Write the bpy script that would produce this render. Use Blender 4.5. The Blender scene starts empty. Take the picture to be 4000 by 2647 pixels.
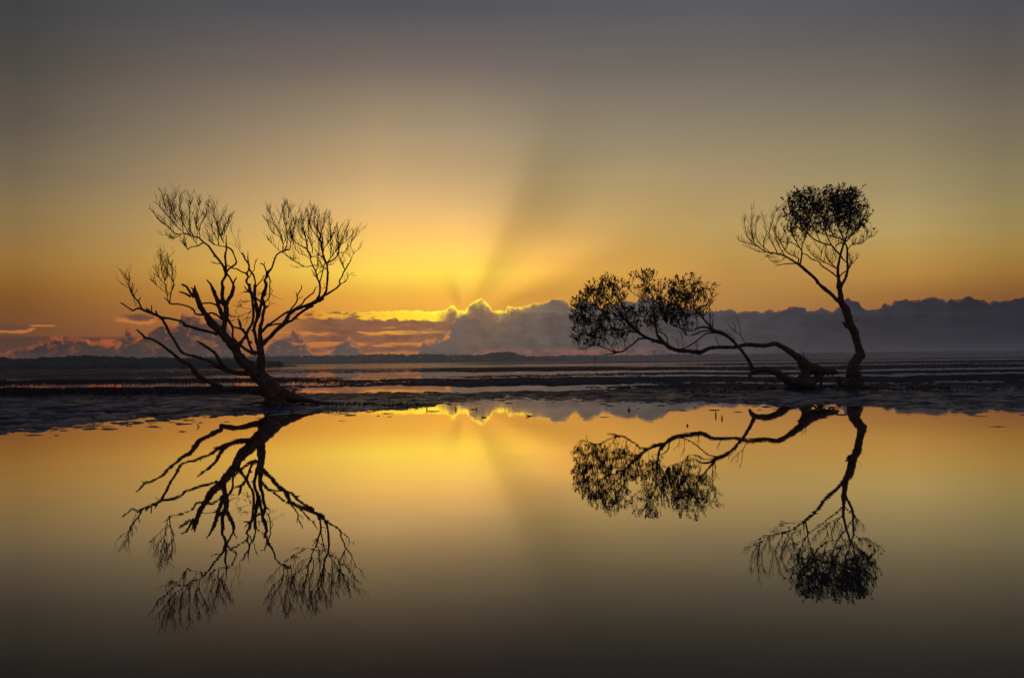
# Sunrise over a tidal mudflat: three mangrove trees mirrored in a still pool.
import bpy, bmesh, math, random
import numpy as np
from mathutils import Vector, Matrix

SC = bpy.context.scene
COL = SC.collection
R = math.radians

# ------------------------------------------------------------------ camera
cam_d = bpy.data.cameras.new('camera')
cam = bpy.data.objects.new('camera', cam_d)
COL.objects.link(cam)
SC.camera = cam
cam_d.sensor_width = 36.0
cam_d.lens = 28.0
cam_d.clip_start = 0.05
cam_d.clip_end = 20000.0
cam.matrix_world = (Matrix.Translation((0, 0, 1.0)) @ Matrix.Rotation(R(90) + math.atan(86 / 3111), 4, 'X')
                    @ Matrix.Rotation(-R(0.6), 4, 'Z'))

# ------------------------------------------------------------------ render settings
SC.view_settings.view_transform = 'Standard'
SC.view_settings.look = 'None'
SC.view_settings.exposure = 0.0
SC.view_settings.gamma = 1.0
SC.view_settings.use_curve_mapping = False
SC.cycles.max_bounces = 6
SC.cycles.diffuse_bounces = 2
SC.cycles.glossy_bounces = 4
SC.cycles.volume_bounces = 1
SC.cycles.use_denoising = True

def lin(*rgb):
    return tuple((c / 255 / 12.92) if c / 255 <= 0.04045 else ((c / 255 + 0.055) / 1.055) ** 2.4 for c in rgb)

# ------------------------------------------------------------------ little node language
class Nodes:
    def __init__(s, tree):
        s.t = tree
    def new(s, kind, **kw):
        n = s.t.nodes.new(kind)
        for k, v in kw.items():
            setattr(n, k, v)
        return n
    def put(s, sock, v):
        if isinstance(v, V):
            s.t.links.new(v.o, sock)
        elif isinstance(v, (tuple, list)):
            if len(v) == 3 and len(sock.default_value) == 4:
                v = (*v, 1.0)
            sock.default_value = v
        else:
            sock.default_value = v
    def math(s, op, *a, clamp=False):
        n = s.new('ShaderNodeMath', operation=op, use_clamp=clamp)
        for i, v in enumerate(a):
            s.put(n.inputs[i], v)
        return V(s, n.outputs[0])
    def smooth(s, x, lo, hi):
        n = s.new('ShaderNodeMapRange', interpolation_type='SMOOTHSTEP')
        for i, v in enumerate((x, lo, hi, 0.0, 1.0)):
            s.put(n.inputs[i], v)
        return V(s, n.outputs[0])
    def vec(s, x, y, z=0.0):
        n = s.new('ShaderNodeCombineXYZ')
        for i, v in enumerate((x, y, z)):
            s.put(n.inputs[i], v)
        return V(s, n.outputs[0])
    def noise(s, vec, scale=1.0, detail=4.0, rough=0.55, dist=0.0, color=False):
        n = s.new('ShaderNodeTexNoise')
        s.put(n.inputs['Vector'], vec); s.put(n.inputs['Scale'], scale); s.put(n.inputs['Detail'], detail)
        s.put(n.inputs['Roughness'], rough); s.put(n.inputs['Distortion'], dist)
        return V(s, n.outputs['Color' if color else 'Fac'])
    def cells(s, vec, scale, smooth=0.5):
        n = s.new('ShaderNodeTexVoronoi', feature='SMOOTH_F1')
        s.put(n.inputs['Vector'], vec); s.put(n.inputs['Scale'], scale); s.put(n.inputs['Smoothness'], smooth)
        return V(s, n.outputs['Distance'])
    def ramp(s, x, stops, interp='LINEAR'):
        n = s.new('ShaderNodeValToRGB')
        n.color_ramp.interpolation = interp
        e = n.color_ramp.elements
        while len(e) < len(stops):
            e.new(0.5)
        for el, (p, c) in zip(e, stops):
            el.position = p
            el.color = (*c, 1.0)
        s.put(n.inputs[0], x)
        return V(s, n.outputs[0])
    def mix(s, f, a, b, mode='MIX', clamp=True):
        n = s.new('ShaderNodeMix', data_type='RGBA', blend_type=mode, clamp_factor=clamp)
        s.put(n.inputs[0], f); s.put(n.inputs[6], a); s.put(n.inputs[7], b)
        return V(s, n.outputs[2])
    def scale(s, c, f):
        n = s.new('ShaderNodeVectorMath', operation='SCALE')
        s.put(n.inputs[0], c); s.put(n.inputs['Scale'], f)
        return V(s, n.outputs[0])
    def addv(s, a, b):
        n = s.new('ShaderNodeVectorMath', operation='ADD')
        s.put(n.inputs[0], a); s.put(n.inputs[1], b)
        return V(s, n.outputs[0])
    def curve(s, x, pts, x0, x1, y0, y1, parts=1):
        """piecewise curve y(x); split into several curve nodes for resolution"""
        out = None
        for k in range(parts):
            a = x0 + (x1 - x0) * k / parts
            b = x0 + (x1 - x0) * (k + 1) / parts
            n = s.new('ShaderNodeFloatCurve')
            ys = lambda q: float(np.interp(q, [p[0] for p in pts], [p[1] for p in pts]))
            loc = [(a, ys(a))] + [p for p in pts if a + 1e-4 < p[0] < b - 1e-4] + [(b, ys(b))]
            cv = n.mapping.curves[0]
            n.mapping.use_clip = False
            n.mapping.extend = 'HORIZONTAL'
            for i, (px, py) in enumerate(loc):
                q = ((px - a) / (b - a), (py - y0) / (y1 - y0))
                if i < 2:
                    cv.points[i].location = q
                else:
                    cv.points.new(*q)
            for p in cv.points:
                p.handle_type = 'AUTO_CLAMPED'
            n.mapping.update()
            s.put(n.inputs['Factor'], 1.0)
            s.put(n.inputs['Value'], s.math('DIVIDE', x - a, b - a, clamp=True))
            y = V(s, n.outputs[0]) * (y1 - y0) + y0
            if out is None:
                out = y
            else:
                f = s.math('GREATER_THAN', x, a)
                out = out + (y - out) * f
        return out

class V:
    def __init__(s, n, o):
        s.n, s.o = n, o
    def __add__(s, b): return s.n.math('ADD', s, b)
    def __radd__(s, b): return s.n.math('ADD', b, s)
    def __sub__(s, b): return s.n.math('SUBTRACT', s, b)
    def __rsub__(s, b): return s.n.math('SUBTRACT', b, s)
    def __mul__(s, b): return s.n.math('MULTIPLY', s, b)
    def __rmul__(s, b): return s.n.math('MULTIPLY', b, s)
    def __truediv__(s, b): return s.n.math('DIVIDE', s, b)
    def sq(s): return s.n.math('MULTIPLY', s, s)
    def exp(s): return s.n.math('EXPONENT', s)
    def sqrt(s): return s.n.math('SQRT', s)
    def max(s, b): return s.n.math('MAXIMUM', s, b)
    def min(s, b): return s.n.math('MINIMUM', s, b)
    def clamp(s): return s.n.math('ADD', s, 0.0, clamp=True)

# ------------------------------------------------------------------ sky: sunrise behind a low bank of cloud
SUN_AZ, SUN_EL = -3.40, 2.96          # degrees, 0 = +Y, positive to the right
# crest of the cloud bank and of the loose cumulus in front of it: (azimuth, elevation) in degrees
TOP_A=[(-32.75,1.40),(-24.24,1.58),(-18.99,2.10),(-17.82,2.98),(-16.73,3.27),(-16.29,3.46),(-14.11,3.67),(-13.15,3.62),(-11.89,3.56),(-10.91,3.54),(-9.28,3.63),(-8.31,3.68),(-7.32,3.65),(-5.49,3.60),(-4.67,3.67),(-4.43,3.91),(-4.27,3.96),(-4.06,3.89),(-3.86,3.63),(-3.33,3.65),(-3.00,4.07),(-2.72,4.34),(-2.39,4.43),(-2.18,4.54),(-1.98,4.35),(-1.65,3.98),(-1.18,3.59),(-0.46,3.59),(-0.27,3.88),(0.36,3.80),(1.04,3.90),(1.58,4.06),(2.31,4.11),(2.57,4.21),(2.80,4.41),(3.05,4.48),(3.79,4.34),(4.01,4.14),(4.44,3.74),(5.00,4.16),(5.36,4.31),(5.91,4.10),(6.56,3.73),(7.36,4.00),(8.16,4.19),(8.77,3.98),(9.17,4.26),(9.77,4.37),(10.25,4.20),(11.13,3.76),(12.72,3.49),(14.15,3.27),(14.89,3.36),(15.39,3.42),(15.88,3.23),(16.65,3.28),(17.61,3.23),(17.93,3.33),(18.37,3.18),(19.01,3.31),(19.26,3.50),(19.85,3.44),(20.17,3.36),(20.51,3.21),(20.98,3.22),(21.27,3.38),(21.65,3.18),(21.98,3.10),(22.40,3.34),(22.64,3.86),(22.93,4.00),(23.10,3.82),(23.56,3.58),(23.83,3.24),(24.33,3.10),(24.88,3.18),(25.12,3.44),(25.34,3.40),(25.66,3.57),(26.20,3.69),(26.75,3.60),(27.28,3.65),(27.80,3.80),(28.33,3.71),(28.68,3.52),(29.00,3.65),(29.31,3.52),(29.62,3.65),(29.91,3.73),(30.36,3.57),(30.72,3.45),(31.00,3.24),(31.35,3.35),(31.83,3.40),(32.33,3.48),(32.80,3.52)]
TOP_C=[(-32.74,0.91),(-31.96,1.17),(-31.02,1.33),(-30.34,1.57),(-29.86,1.95),(-29.51,2.03),(-29.34,1.57),(-29.02,1.93),(-28.67,1.77),(-28.17,1.62),(-27.66,1.33),(-27.08,1.66),(-26.49,1.61),(-26.05,1.74),(-25.90,2.24),(-25.75,2.47),(-25.53,2.33),(-25.38,1.83),(-24.70,2.00),(-24.24,2.34),(-23.93,2.68),(-23.47,2.83),(-23.08,2.56),(-22.85,2.46),(-22.53,3.11),(-21.74,3.38),(-21.10,3.33),(-19.97,3.10),(-19.40,2.27),(-18.91,1.40),(-18.49,0.50),(-17.83,1.05),(-17.33,0.56),(-17.07,1.31),(-16.48,1.84),(-15.97,1.93),(-15.54,2.10),(-15.20,2.32),(-14.86,2.14),(-14.51,1.66),(-14.17,1.03),(-13.74,0.42),(-12.16,1.38),(-11.81,1.65),(-11.59,1.77),(-11.19,1.59),(-10.75,0.97),(-10.30,0.35),(-7.34,0.32),(-6.43,1.12),(-6.28,1.61),(-5.69,1.70),(-5.14,1.60),(-4.78,2.06),(-4.41,2.42),(-3.85,3.15),(-2.74,3.61),(-1.82,3.60),(-1.18,3.57),(7.36,3.46),(32.78,2.67)]

# sky colour (sRGB) by elevation at several bearings, left to right
SKY = [
    (-31.72, [(2.03, (120, 75, 38)), (4.32, (140, 88, 35)), (5.66, (152, 106, 45)), (6.98, (154, 116, 60)), (8.32, (146, 116, 70)), (9.63, (138, 115, 76)), (11.58, (120, 105, 80)), (14.16, (100, 90, 76)), (17.94, (78, 74, 68)), (21.2, (65, 65, 66))]),
    (-25.77, [(2.08, (155, 95, 45)), (4.5, (172, 118, 48)), (5.92, (185, 135, 62)), (7.32, (184, 142, 76)), (8.73, (176, 142, 85)), (10.11, (166, 138, 92)), (12.18, (148, 127, 95)), (14.89, (125, 112, 92)), (18.86, (96, 88, 82)), (22.28, (75, 76, 78))]),
    (-17.82, [(2.1, (190, 118, 52)), (4.66, (216, 148, 54)), (6.16, (232, 180, 72)), (7.64, (226, 178, 86)), (9.13, (212, 172, 100)), (10.59, (200, 164, 107)), (12.76, (178, 149, 107)), (15.62, (150, 130, 104)), (19.78, (110, 100, 92)), (23.35, (81, 81, 84))]),
    (-9.46, [(2.09, (240, 160, 60)), (4.74, (244, 178, 62)), (6.29, (255, 216, 80)), (7.82, (254, 205, 92)), (9.36, (246, 192, 104)), (10.87, (225, 182, 116)), (13.12, (200, 166, 116)), (16.07, (168, 146, 112)), (20.36, (118, 106, 98)), (24.02, (84, 84, 88))]),
    (-3.63, [(2.05, (250, 170, 60)), (4.73, (242, 178, 66)), (6.3, (255, 216, 78)), (7.85, (255, 206, 96)), (9.41, (246, 192, 108)), (10.94, (220, 178, 115)), (13.21, (192, 160, 115)), (16.19, (165, 145, 115)), (20.52, (118, 106, 99)), (24.22, (86, 85, 89))]),
    (3.02, [(1.98, (220, 150, 60)), (4.66, (220, 156, 62)), (6.24, (246, 184, 78)), (7.79, (232, 176, 88)), (9.35, (206, 164, 94)), (10.87, (190, 157, 100)), (13.15, (174, 151, 108)), (16.13, (152, 136, 110)), (20.46, (113, 105, 100)), (24.16, (90, 88, 93))]),
    (15.39, [(1.79, (180, 120, 60)), (4.38, (190, 138, 70)), (5.9, (195, 145, 72)), (7.4, (192, 152, 82)), (8.9, (190, 158, 95)), (10.38, (182, 154, 100)), (12.58, (168, 147, 108)), (15.47, (145, 132, 108)), (19.68, (112, 106, 100)), (23.28, (92, 90, 94))]),
    (26.46, [(1.54, (150, 95, 48)), (3.95, (165, 112, 52)), (5.36, (188, 140, 66)), (6.75, (190, 152, 80)), (8.16, (188, 160, 98)), (9.53, (176, 154, 104)), (11.59, (160, 142, 103)), (14.29, (138, 126, 100)), (18.24, (108, 101, 95)), (21.64, (87, 85, 89))]),
    (31.8, [(1.4, (125, 80, 40)), (3.69, (140, 92, 42)), (5.03, (162, 116, 50)), (6.35, (168, 132, 66)), (7.68, (164, 138, 82)), (9.0, (155, 136, 88)), (10.95, (142, 128, 93)), (13.53, (124, 113, 90)), (17.31, (98, 92, 85)), (20.57, (80, 79, 82))])]
world = bpy.data.worlds.new('World')
SC.world = world
world.use_nodes = True
def build_sky():
    t = world.node_tree
    t.nodes.clear()
    n = Nodes(t)
    tc = n.new('ShaderNodeTexCoord')
    sep = n.new('ShaderNodeSeparateXYZ')
    t.links.new(tc.outputs['Generated'], sep.inputs[0])
    x, y, z = (V(n, o) for o in sep.outputs)
    az = n.math('ARCTAN2', x, y) * (180 / math.pi)
    el = (n.math('ARCSINE', z) * (180 / math.pi)).max(0.0)
    dx = az - SUN_AZ
    dy = el - SUN_EL
    r = (dx.sq() + dy.sq()).sqrt()
    gauss = lambda v, s: (v.sq() * (-1.0 / (s * s))).exp()

    # clear sky: colour by height at a few bearings, going over into plain dusk away from the sun
    e01 = n.math('DIVIDE', el, 90.0, clamp=True)
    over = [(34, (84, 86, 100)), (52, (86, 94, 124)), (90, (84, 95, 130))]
    def column(st):
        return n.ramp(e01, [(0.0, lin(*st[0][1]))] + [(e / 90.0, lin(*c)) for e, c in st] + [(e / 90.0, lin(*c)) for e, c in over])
    sky = column(SKY[0][1])
    for (a0, _), (a1, st) in zip(SKY, SKY[1:]):
        sky = n.mix(n.math('DIVIDE', az - a0, a1 - a0, clamp=True), sky, column(st))
    away = column([(0, (104, 84, 72)), (6, (96, 84, 78)), (14, (86, 82, 84)), (24, (82, 83, 92))])
    sky = n.mix(n.smooth(n.math('ABSOLUTE', dx), 30.0, 110.0), sky, away)
    # shafts of light and shade fanning out from the hidden sun
    theta = n.math('ARCTAN2', dy, dx) * (180 / math.pi)
    rays = n.curve(theta, [(-180, 1), (-4, 1), (3, .98), (9, 1.03), (15, .92), (20, .88), (26, .98), (33, 1.09), (40, 1.06), (46, .96), (52, .88), (58, .82), (63, .84), (68, .95), (73, 1.04), (80, 1.06), (95, 1.05), (120, 1.04), (150, 1.02), (180, 1.0)], -180, 180, 0, 1.2, parts=4)
    soft = n.smooth(r, 21.0, 8.0) * n.smooth(r, 0.8, 4.0)
    gap = n.curve(theta, [(-180, 1), (60, 1), (84, 1.05), (92, 1.06), (101, .93), (110, .87), (119, .94), (129, 1.04), (142, 1.05), (180, 1)], -180, 180, 0, 1.2, parts=4)
    sky = n.scale(sky, 1.0 + (rays - 1.0) * soft + (gap - 1.0) * n.smooth(r, 4.6, 2.0) * n.smooth(r, 0.6, 1.8) + (dx.sq() * (-1 / 9.5 ** 2) - (dy - 3.6).sq() * (1 / 5.5 ** 2)).exp() * 0.14)
    # high thin streaks, barely seen
    streak = n.noise(n.vec(az * 0.05, el * 0.6), 1.0, 3.0, 0.5)
    sky = n.scale(sky, 0.96 + streak * 0.08)

    # ---- cloud fields
    p = n.vec(az, el * 1.35)
    warp = n.noise(p, 0.9, 5.0, 0.62)
    fine = n.noise(p, 3.2, 4.0, 0.6)
    big = n.noise(n.vec(az + 40.0, el * 1.5), 0.42, 5.0, 0.6)
    puff = n.cells(n.vec(az + (fine - 0.5) * 0.5, el * 1.2 + (warp - 0.5) * 0.5), 1.5, 0.35)
    near_sun = gauss(dx, 6.0)
    near_sun2 = gauss(dx, 13.0)
    top_a = n.curve(az, TOP_A, -33, 33, 0, 8, parts=6)
    top_c = n.curve(az, TOP_C, -33, 33, 0, 8, parts=6)
    top_s = n.curve(az + 0.12, TOP_C, -33, 33, 0, 8, parts=6)

    # haze layer low on the left
    lay = n.smooth(el, 1.9, 1.72) * n.smooth(az, -16.0, -26.0)
    sky = n.mix(lay * 0.72, sky, lin(84, 56, 40))
    # small separate clouds: dark heads, lit ragged undersides
    for (ca, ce, ra, re, dark) in ((-25.1, 2.98, 1.35, 0.40, 0.9), (-32.1, 2.26, 1.5, 0.30, 0.9), (-30.5, 2.49, 0.85, 0.07, 0.1), (-16.5, 2.95, 1.6, 0.10, 0.1), (-14.3, 3.25, 0.6, 0.06, 0.0), (27.6, 3.45, 0.25, 0.06, 0.6)):
        q = ((az - ca) / ra).sq() + ((el - ce) / re).sq()
        m = 1.0 - q.sqrt() + (warp - 0.5) * 1.1 + (fine - 0.5) * 0.7
        body = n.mix(n.smooth(m + (el - ce) * (0.7 / re), 0.20, 0.75) * dark, lin(214, 124, 60), lin(86, 62, 52))
        sky = n.mix(n.smooth(m, 0.0, 0.30) * 0.9, sky, body)

    # A: the long bank
    ea = el - (puff - 0.35) * 0.20 + (fine - 0.5) * 0.26
    in_a = top_a - ea
    left_edge = n.smooth(az, -17.5, -13.5)
    mask_a = n.smooth(in_a, 0.0, 0.05) * left_edge
    tone = n.ramp(n.math('DIVIDE', az + 33, 66, clamp=True), [
        (0.0, lin(82, 62, 50)), (0.25, lin(138, 88, 60)), (0.40, lin(152, 98, 66)), (0.455, lin(130, 102, 83)), (0.52, lin(116, 99, 88)), (0.60, lin(100, 89, 84)),
        (0.72, lin(76, 71, 73)), (0.85, lin(54, 52, 57)), (1.0, lin(38, 38, 44))])
    tone = n.scale(tone, 0.72 + (warp - 0.5) * 1.0 + (big - 0.5) * 0.8 + n.noise(n.vec(az * 0.25, el * 1.6), 1.0, 4.0, 0.55) * 0.50)
    # flat lid of the bank, a thin paler line with heads of cumulus standing above it
    lid = n.smooth(az, -3.5, 0.0)
    tone = n.scale(tone, 1.0 + lid * (gauss(el - top_c, 0.05) * 0.22 - n.smooth(top_c - el, 0.0, 0.5) * 0.07))
    # light under the base of the bank
    under = n.smooth(el, 1.05, 0.45) * n.smooth(az, 19.0, 5.0) * n.smooth(az, -14.0, -6.0)
    tone = n.mix(under * n.smooth(warp + (fine - .5) * .4, 0.36, 0.58) * 0.85, tone, n.mix(gauss(az + 4.2, 2.0), lin(206, 122, 88), lin(255, 168, 44)))
    # B: broken layers left of the sun, lit from behind
    rows = n.curve(el, [(0, .62), (.5, .66), (.75, .50), (.95, .40), (1.25, .62), (1.5, .46), (1.8, .40), (2.1, .60), (2.35, .34), (2.75, .36), (3.0, .56), (3.3, .72), (3.7, .68), (4.2, .7)], 0, 5, 0, 1)
    band = n.noise(n.vec(az * 0.32, el * 2.6), 1.0, 5.0, 0.6, 0.4)
    cellb = n.noise(n.vec(az * 1.1, el * 3.2), 1.0, 5.0, 0.62, 0.6)
    upper = n.smooth(el, 2.7, 3.1)
    band = band + (cellb - band) * upper
    lit = n.smooth(band + rows * 0.85 + (near_sun * 0.24 - 0.15) * upper, 0.87, 1.03) * n.smooth(az, -4.4, -5.8)
    hot = n.mix(near_sun2 * 0.75, lin(205, 108, 52), lin(255, 158, 44))
    hot = n.mix(gauss(dx + 2.0, 6.5) * n.smooth(el, 1.7, 2.9), hot, (1.35, 0.92, 0.03))
    tone = n.mix(lit, tone, hot)
    # a few burning gaps in the bank right below the sun
    gaps = n.smooth(n.noise(n.vec(az * 1.3 + 7.0, el * 2.4), 1.0, 4.0, 0.6), 0.66, 0.72) * gauss(dx + 0.2, 2.2) * n.smooth(el, 1.2, 2.4)
    tone = n.mix(gaps, tone, (1.2, 0.62, 0.10))
    # bright crest
    uneven = n.smooth(n.noise(n.vec(az * 1.7 + 5.0, el * 1.1), 1.0, 3.0, 0.6), 0.36, 0.66)
    rim = (n.math('DIVIDE', in_a, 0.05 + near_sun * (0.02 + uneven * 0.20)) * -1.0).exp()
    tone = n.mix((in_a * -2.2).exp() * gauss(dx - 0.4, 4.5) * 0.42, tone, (0.95, 0.50, 0.08))
    rim_c = n.mix(near_sun2, lin(214, 130, 84), lin(255, 180, 60))
    rim_c = n.mix(near_sun * 1.1, rim_c, (2.2, 1.5, 0.06))
    rim_f = (near_sun * (0.5 + uneven) + near_sun2 * 0.40 + n.smooth(fine, 0.38, 0.60) * 0.75 + 0.15).clamp()
    tone = n.mix(rim * rim_f, tone, rim_c)
    sky = n.mix(mask_a, sky, tone)

    # C: cumulus standing in front, left and centre: glowing thin edges, grey hearts
    w1 = n.noise(n.vec(az + 11.3, el * 1.2 + 4.0), 0.75, 6.0, 0.62, 0.25)
    w2 = n.noise(n.vec(az + 31.0, el * 1.3 + 9.0), 1.0, 5.0, 0.6, 0.3)
    fuzz = (w1 - 0.5) * 1.25 + (puff - 0.35) * 0.30
    in_c = top_c - el + fuzz
    front = n.smooth(az, -2.0, -4.2)
    holes = n.smooth(n.noise(n.vec(az * 0.55 + 3.0, el * 1.3), 1.0, 4.0, 0.6), 0.56, 0.64) * n.smooth(az, -10.0, -15.0) * n.smooth(az, -29.0, -24.0)
    mask_c = n.smooth(in_c + (fine - 0.5) * 0.35, -0.02, 0.20) * front * (1.0 - holes * 0.9)
    glow_c = n.mix(near_sun2, lin(188, 90, 34), lin(240, 138, 52))
    glow_c = n.scale(glow_c, 0.60 + fine * 0.85)
    grey = n.ramp(n.math('DIVIDE', az + 33, 33, clamp=True), [(0, lin(54, 38, 33)), (0.3, lin(72, 57, 50)), (0.55, lin(90, 75, 68)), (0.8, lin(120, 100, 86)), (1, lin(118, 101, 90))])
    grey = n.scale(grey, 0.72 + warp * 0.35 + big * 0.25)
    heart = n.smooth(top_s - el + fuzz + (fine - 0.5) * 0.5 - 0.04 - n.smooth(w2, 0.44, 0.66) * 0.62, -0.10, 0.26)
    veins = n.smooth(n.math('ABSOLUTE', w1 - 0.50), 0.055, 0.0) * n.smooth(fine, 0.40, 0.60) * n.smooth(az, -9.0, -16.0)
    heart = heart * (1.0 - veins * 0.55)
    broken = n.smooth(n.noise(n.vec(az * 0.9 + 17.0, el * 1.1), 1.0, 4.0, 0.6), 0.62, 0.40)
    heart = heart + (1.0 - heart) * broken * 0.5
    sky = n.mix(mask_c, sky, n.mix(heart, glow_c, grey))

    # the plain blue of the rest of the sky, away from the sunrise
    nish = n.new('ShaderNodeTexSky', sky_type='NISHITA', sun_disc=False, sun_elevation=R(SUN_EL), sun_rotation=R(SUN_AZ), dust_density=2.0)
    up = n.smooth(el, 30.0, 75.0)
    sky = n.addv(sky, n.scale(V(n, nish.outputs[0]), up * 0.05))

    bg = n.new('ShaderNodeBackground')
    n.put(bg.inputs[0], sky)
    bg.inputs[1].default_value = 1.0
    out = n.new('ShaderNodeOutputWorld')
    t.links.new(bg.outputs[0], out.inputs[0])
build_sky()
world.cycles.sampling_method = 'NONE'     # the sky is smooth, plain path sampling is enough

# ------------------------------------------------------------------ materials
def material(name, build):
    m = bpy.data.materials.new(name)
    m.use_nodes = True
    m.node_tree.nodes.clear()
    n = Nodes(m.node_tree)
    sh = build(n)
    o = n.new('ShaderNodeOutputMaterial')
    m.node_tree.links.new(sh, o.inputs[0])
    return m

def bsdf(n, color, rough=0.6, spec=0.5, normal=None, ior=1.45):
    b = n.new('ShaderNodeBsdfPrincipled')
    n.put(b.inputs['Base Color'], color)
    n.put(b.inputs['Roughness'], rough)
    b.inputs['IOR'].default_value = ior
    b.inputs['Specular IOR Level'].default_value = spec
    if normal is not None:
        n.t.links.new(normal, b.inputs['Normal'])
    return b.outputs[0]

def bump(n, h, strength=0.5, dist=0.02):
    b = n.new('ShaderNodeBump')
    b.inputs['Strength'].default_value = strength
    b.inputs['Distance'].default_value = dist
    n.put(b.inputs['Height'], h)
    return b.outputs[0]

def obj_co(n):
    tc = n.new('ShaderNodeTexCoord')
    return V(n, tc.outputs['Object'])

def m_bark(n):
    co = obj_co(n)
    f = n.noise(co, 14.0, 6.0, 0.65, 0.6)
    g = n.noise(co, 60.0, 3.0, 0.6)
    col = n.ramp(f, [(0.3, (0.034, 0.015, 0.008)), (0.55, (0.100, 0.047, 0.026)), (0.75, (0.19, 0.105, 0.062))])
    return bsdf(n, col, 0.75, 0.3, bump(n, f + g * 0.4, 0.9, 0.03))
def m_twig(n):
    return bsdf(n, (0.036, 0.018, 0.012), 0.8, 0.2)
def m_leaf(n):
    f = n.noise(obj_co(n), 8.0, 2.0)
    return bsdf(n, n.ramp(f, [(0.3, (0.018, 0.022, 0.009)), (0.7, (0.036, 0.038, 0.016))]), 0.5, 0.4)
def m_mud(n):
    co = obj_co(n)
    a = n.noise(co, 1.1, 5.0, 0.6)
    f = n.noise(co, 5.0, 5.0, 0.6)
    g = n.noise(co, 26.0, 3.0, 0.6)
    nor = bump(n, f + g * 0.3, 0.7, 0.04)
    df = n.new('ShaderNodeBsdfDiffuse')
    n.put(df.inputs['Color'], n.ramp(a, [(0.3, (0.013, 0.0125, 0.021)), (0.7, (0.029, 0.028, 0.042))]))
    gl = n.new('ShaderNodeBsdfGlossy')
    gl.inputs['Color'].default_value = (0.74, 0.80, 1.0, 1)
    n.put(gl.inputs['Roughness'], 0.10 + f * 0.22)
    for s in (df, gl):
        n.t.links.new(nor, s.inputs['Normal'])
    sp = n.new('ShaderNodeSeparateXYZ')
    n.put(sp.inputs[0], co)
    wet = n.smooth(V(n, sp.outputs[1]), 29.0, 20.0) * 0.86 + 0.14      # wettest along the edge of the pool
    mx = n.new('ShaderNodeMixShader')
    n.put(mx.inputs[0], (n.smooth(a + (g - 0.5) * 0.5, 0.32, 0.68) * 0.23 + 0.02) * wet)
    n.t.links.new(df.outputs[0], mx.inputs[1])
    n.t.links.new(gl.outputs[0], mx.inputs[2])
    return mx.outputs[0]
def m_water(n):
    co = obj_co(n)
    w = n.noise(co, 0.9, 3.0, 0.5)
    mp = n.new('ShaderNodeMapping')
    mp.inputs['Scale'].default_value = (1.0, 3.5, 1.0)
    n.put(mp.inputs['Vector'], co)
    w2 = n.noise(V(n, mp.outputs[0]), 4.0, 2.0, 0.5)
    nor = bump(n, w + w2 * 0.10, 0.020, 0.05)
    fr = n.new('ShaderNodeFresnel')
    fr.inputs['IOR'].default_value = 1.33
    n.t.links.new(nor, fr.inputs['Normal'])
    fac = n.curve(V(n, fr.outputs[0]), [(0, 0), (.06, .05), (.12, .115), (.145, .16), (.19, .28), (.26, .50), (.35, .76), (.48, .92), (.70, .97), (1, 1)], 0, 1, 0, 1)
    gl = n.new('ShaderNodeBsdfGlossy')
    sp = n.new('ShaderNodeSeparateXYZ')
    n.put(sp.inputs[0], co)
    n.put(gl.inputs['Roughness'], n.smooth(V(n, sp.outputs[1]), 45.0, 160.0) * 0.07)     # faint wind ripple far out
    gl.inputs['Color'].default_value = (1.0, 0.955, 0.87, 1)
    n.t.links.new(nor, gl.inputs['Normal'])
    df = n.new('ShaderNodeBsdfDiffuse')
    df.inputs['Color'].default_value = (0.020, 0.019, 0.016, 1)
    mx = n.new('ShaderNodeMixShader')
    n.put(mx.inputs[0], fac)
    n.t.links.new(df.outputs[0], mx.inputs[1])
    n.t.links.new(gl.outputs[0], mx.inputs[2])
    return mx.outputs[0]
def m_wood_far(n):
    f = n.noise(obj_co(n), 0.25, 3.0)
    return bsdf(n, n.ramp(f, [(0.3, (0.018, 0.022, 0.014)), (0.7, (0.045, 0.05, 0.03))]), 0.9, 0.1)
plain = lambda c, r=0.7: (lambda n: bsdf(n, n.scale(c, 0.8 + n.noise(obj_co(n), 9.0, 3.0) * 0.4), r, 0.3))
M = {k: material(k, f) for k, f in dict(bark=m_bark, twig=m_twig, leaf=m_leaf, mud=m_mud, water=m_water, far_wood=m_wood_far,
     feather=plain((0.42, 0.42, 0.45)), bill=plain((0.25, 0.16, 0.05)), legs=plain((0.03, 0.03, 0.03)),
     hill=plain((0.03, 0.034, 0.022), 0.95), concrete=plain((0.30, 0.29, 0.28)), wall=plain((0.6, 0.58, 0.55)), roof=plain((0.16, 0.10, 0.08)), glass=plain((0.03, 0.035, 0.04), 0.2)).items()}

# ------------------------------------------------------------------ mesh helpers
def mesh_np(name, verts, faces, mat, smooth=True):
    """verts (n,3), faces (m,k) all of the same size k"""
    verts = np.asarray(verts, np.float32)
    faces = np.asarray(faces, np.int32)
    me = bpy.data.meshes.new(name)
    me.vertices.add(len(verts))
    me.vertices.foreach_set('co', verts.ravel())
    k = faces.shape[1]
    me.loops.add(faces.size)
    me.loops.foreach_set('vertex_index', faces.ravel())
    me.polygons.add(len(faces))
    me.polygons.foreach_set('loop_start', np.arange(0, faces.size, k, dtype=np.int32))
    me.polygons.foreach_set('loop_total', np.full(len(faces), k, np.int32))
    if smooth:
        me.polygons.foreach_set('use_smooth', np.ones(len(faces), bool))
    me.materials.append(mat)
    me.update(calc_edges=True)
    me.validate()
    return me
def link(name, me, parent=None, loc=None, rot=None):
    o = bpy.data.objects.new(name, me)
    COL.objects.link(o)
    if parent is not None:
        o.parent = parent
    if loc is not None:
        o.location = loc
    if rot is not None:
        o.rotation_euler = rot
    return o
def tag(o, label=None, cat=None, group=None, kind=None):
    for k, v in (('label', label), ('category', cat), ('group', group), ('kind', kind)):
        if v:
            o[k] = v
    return o
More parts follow.
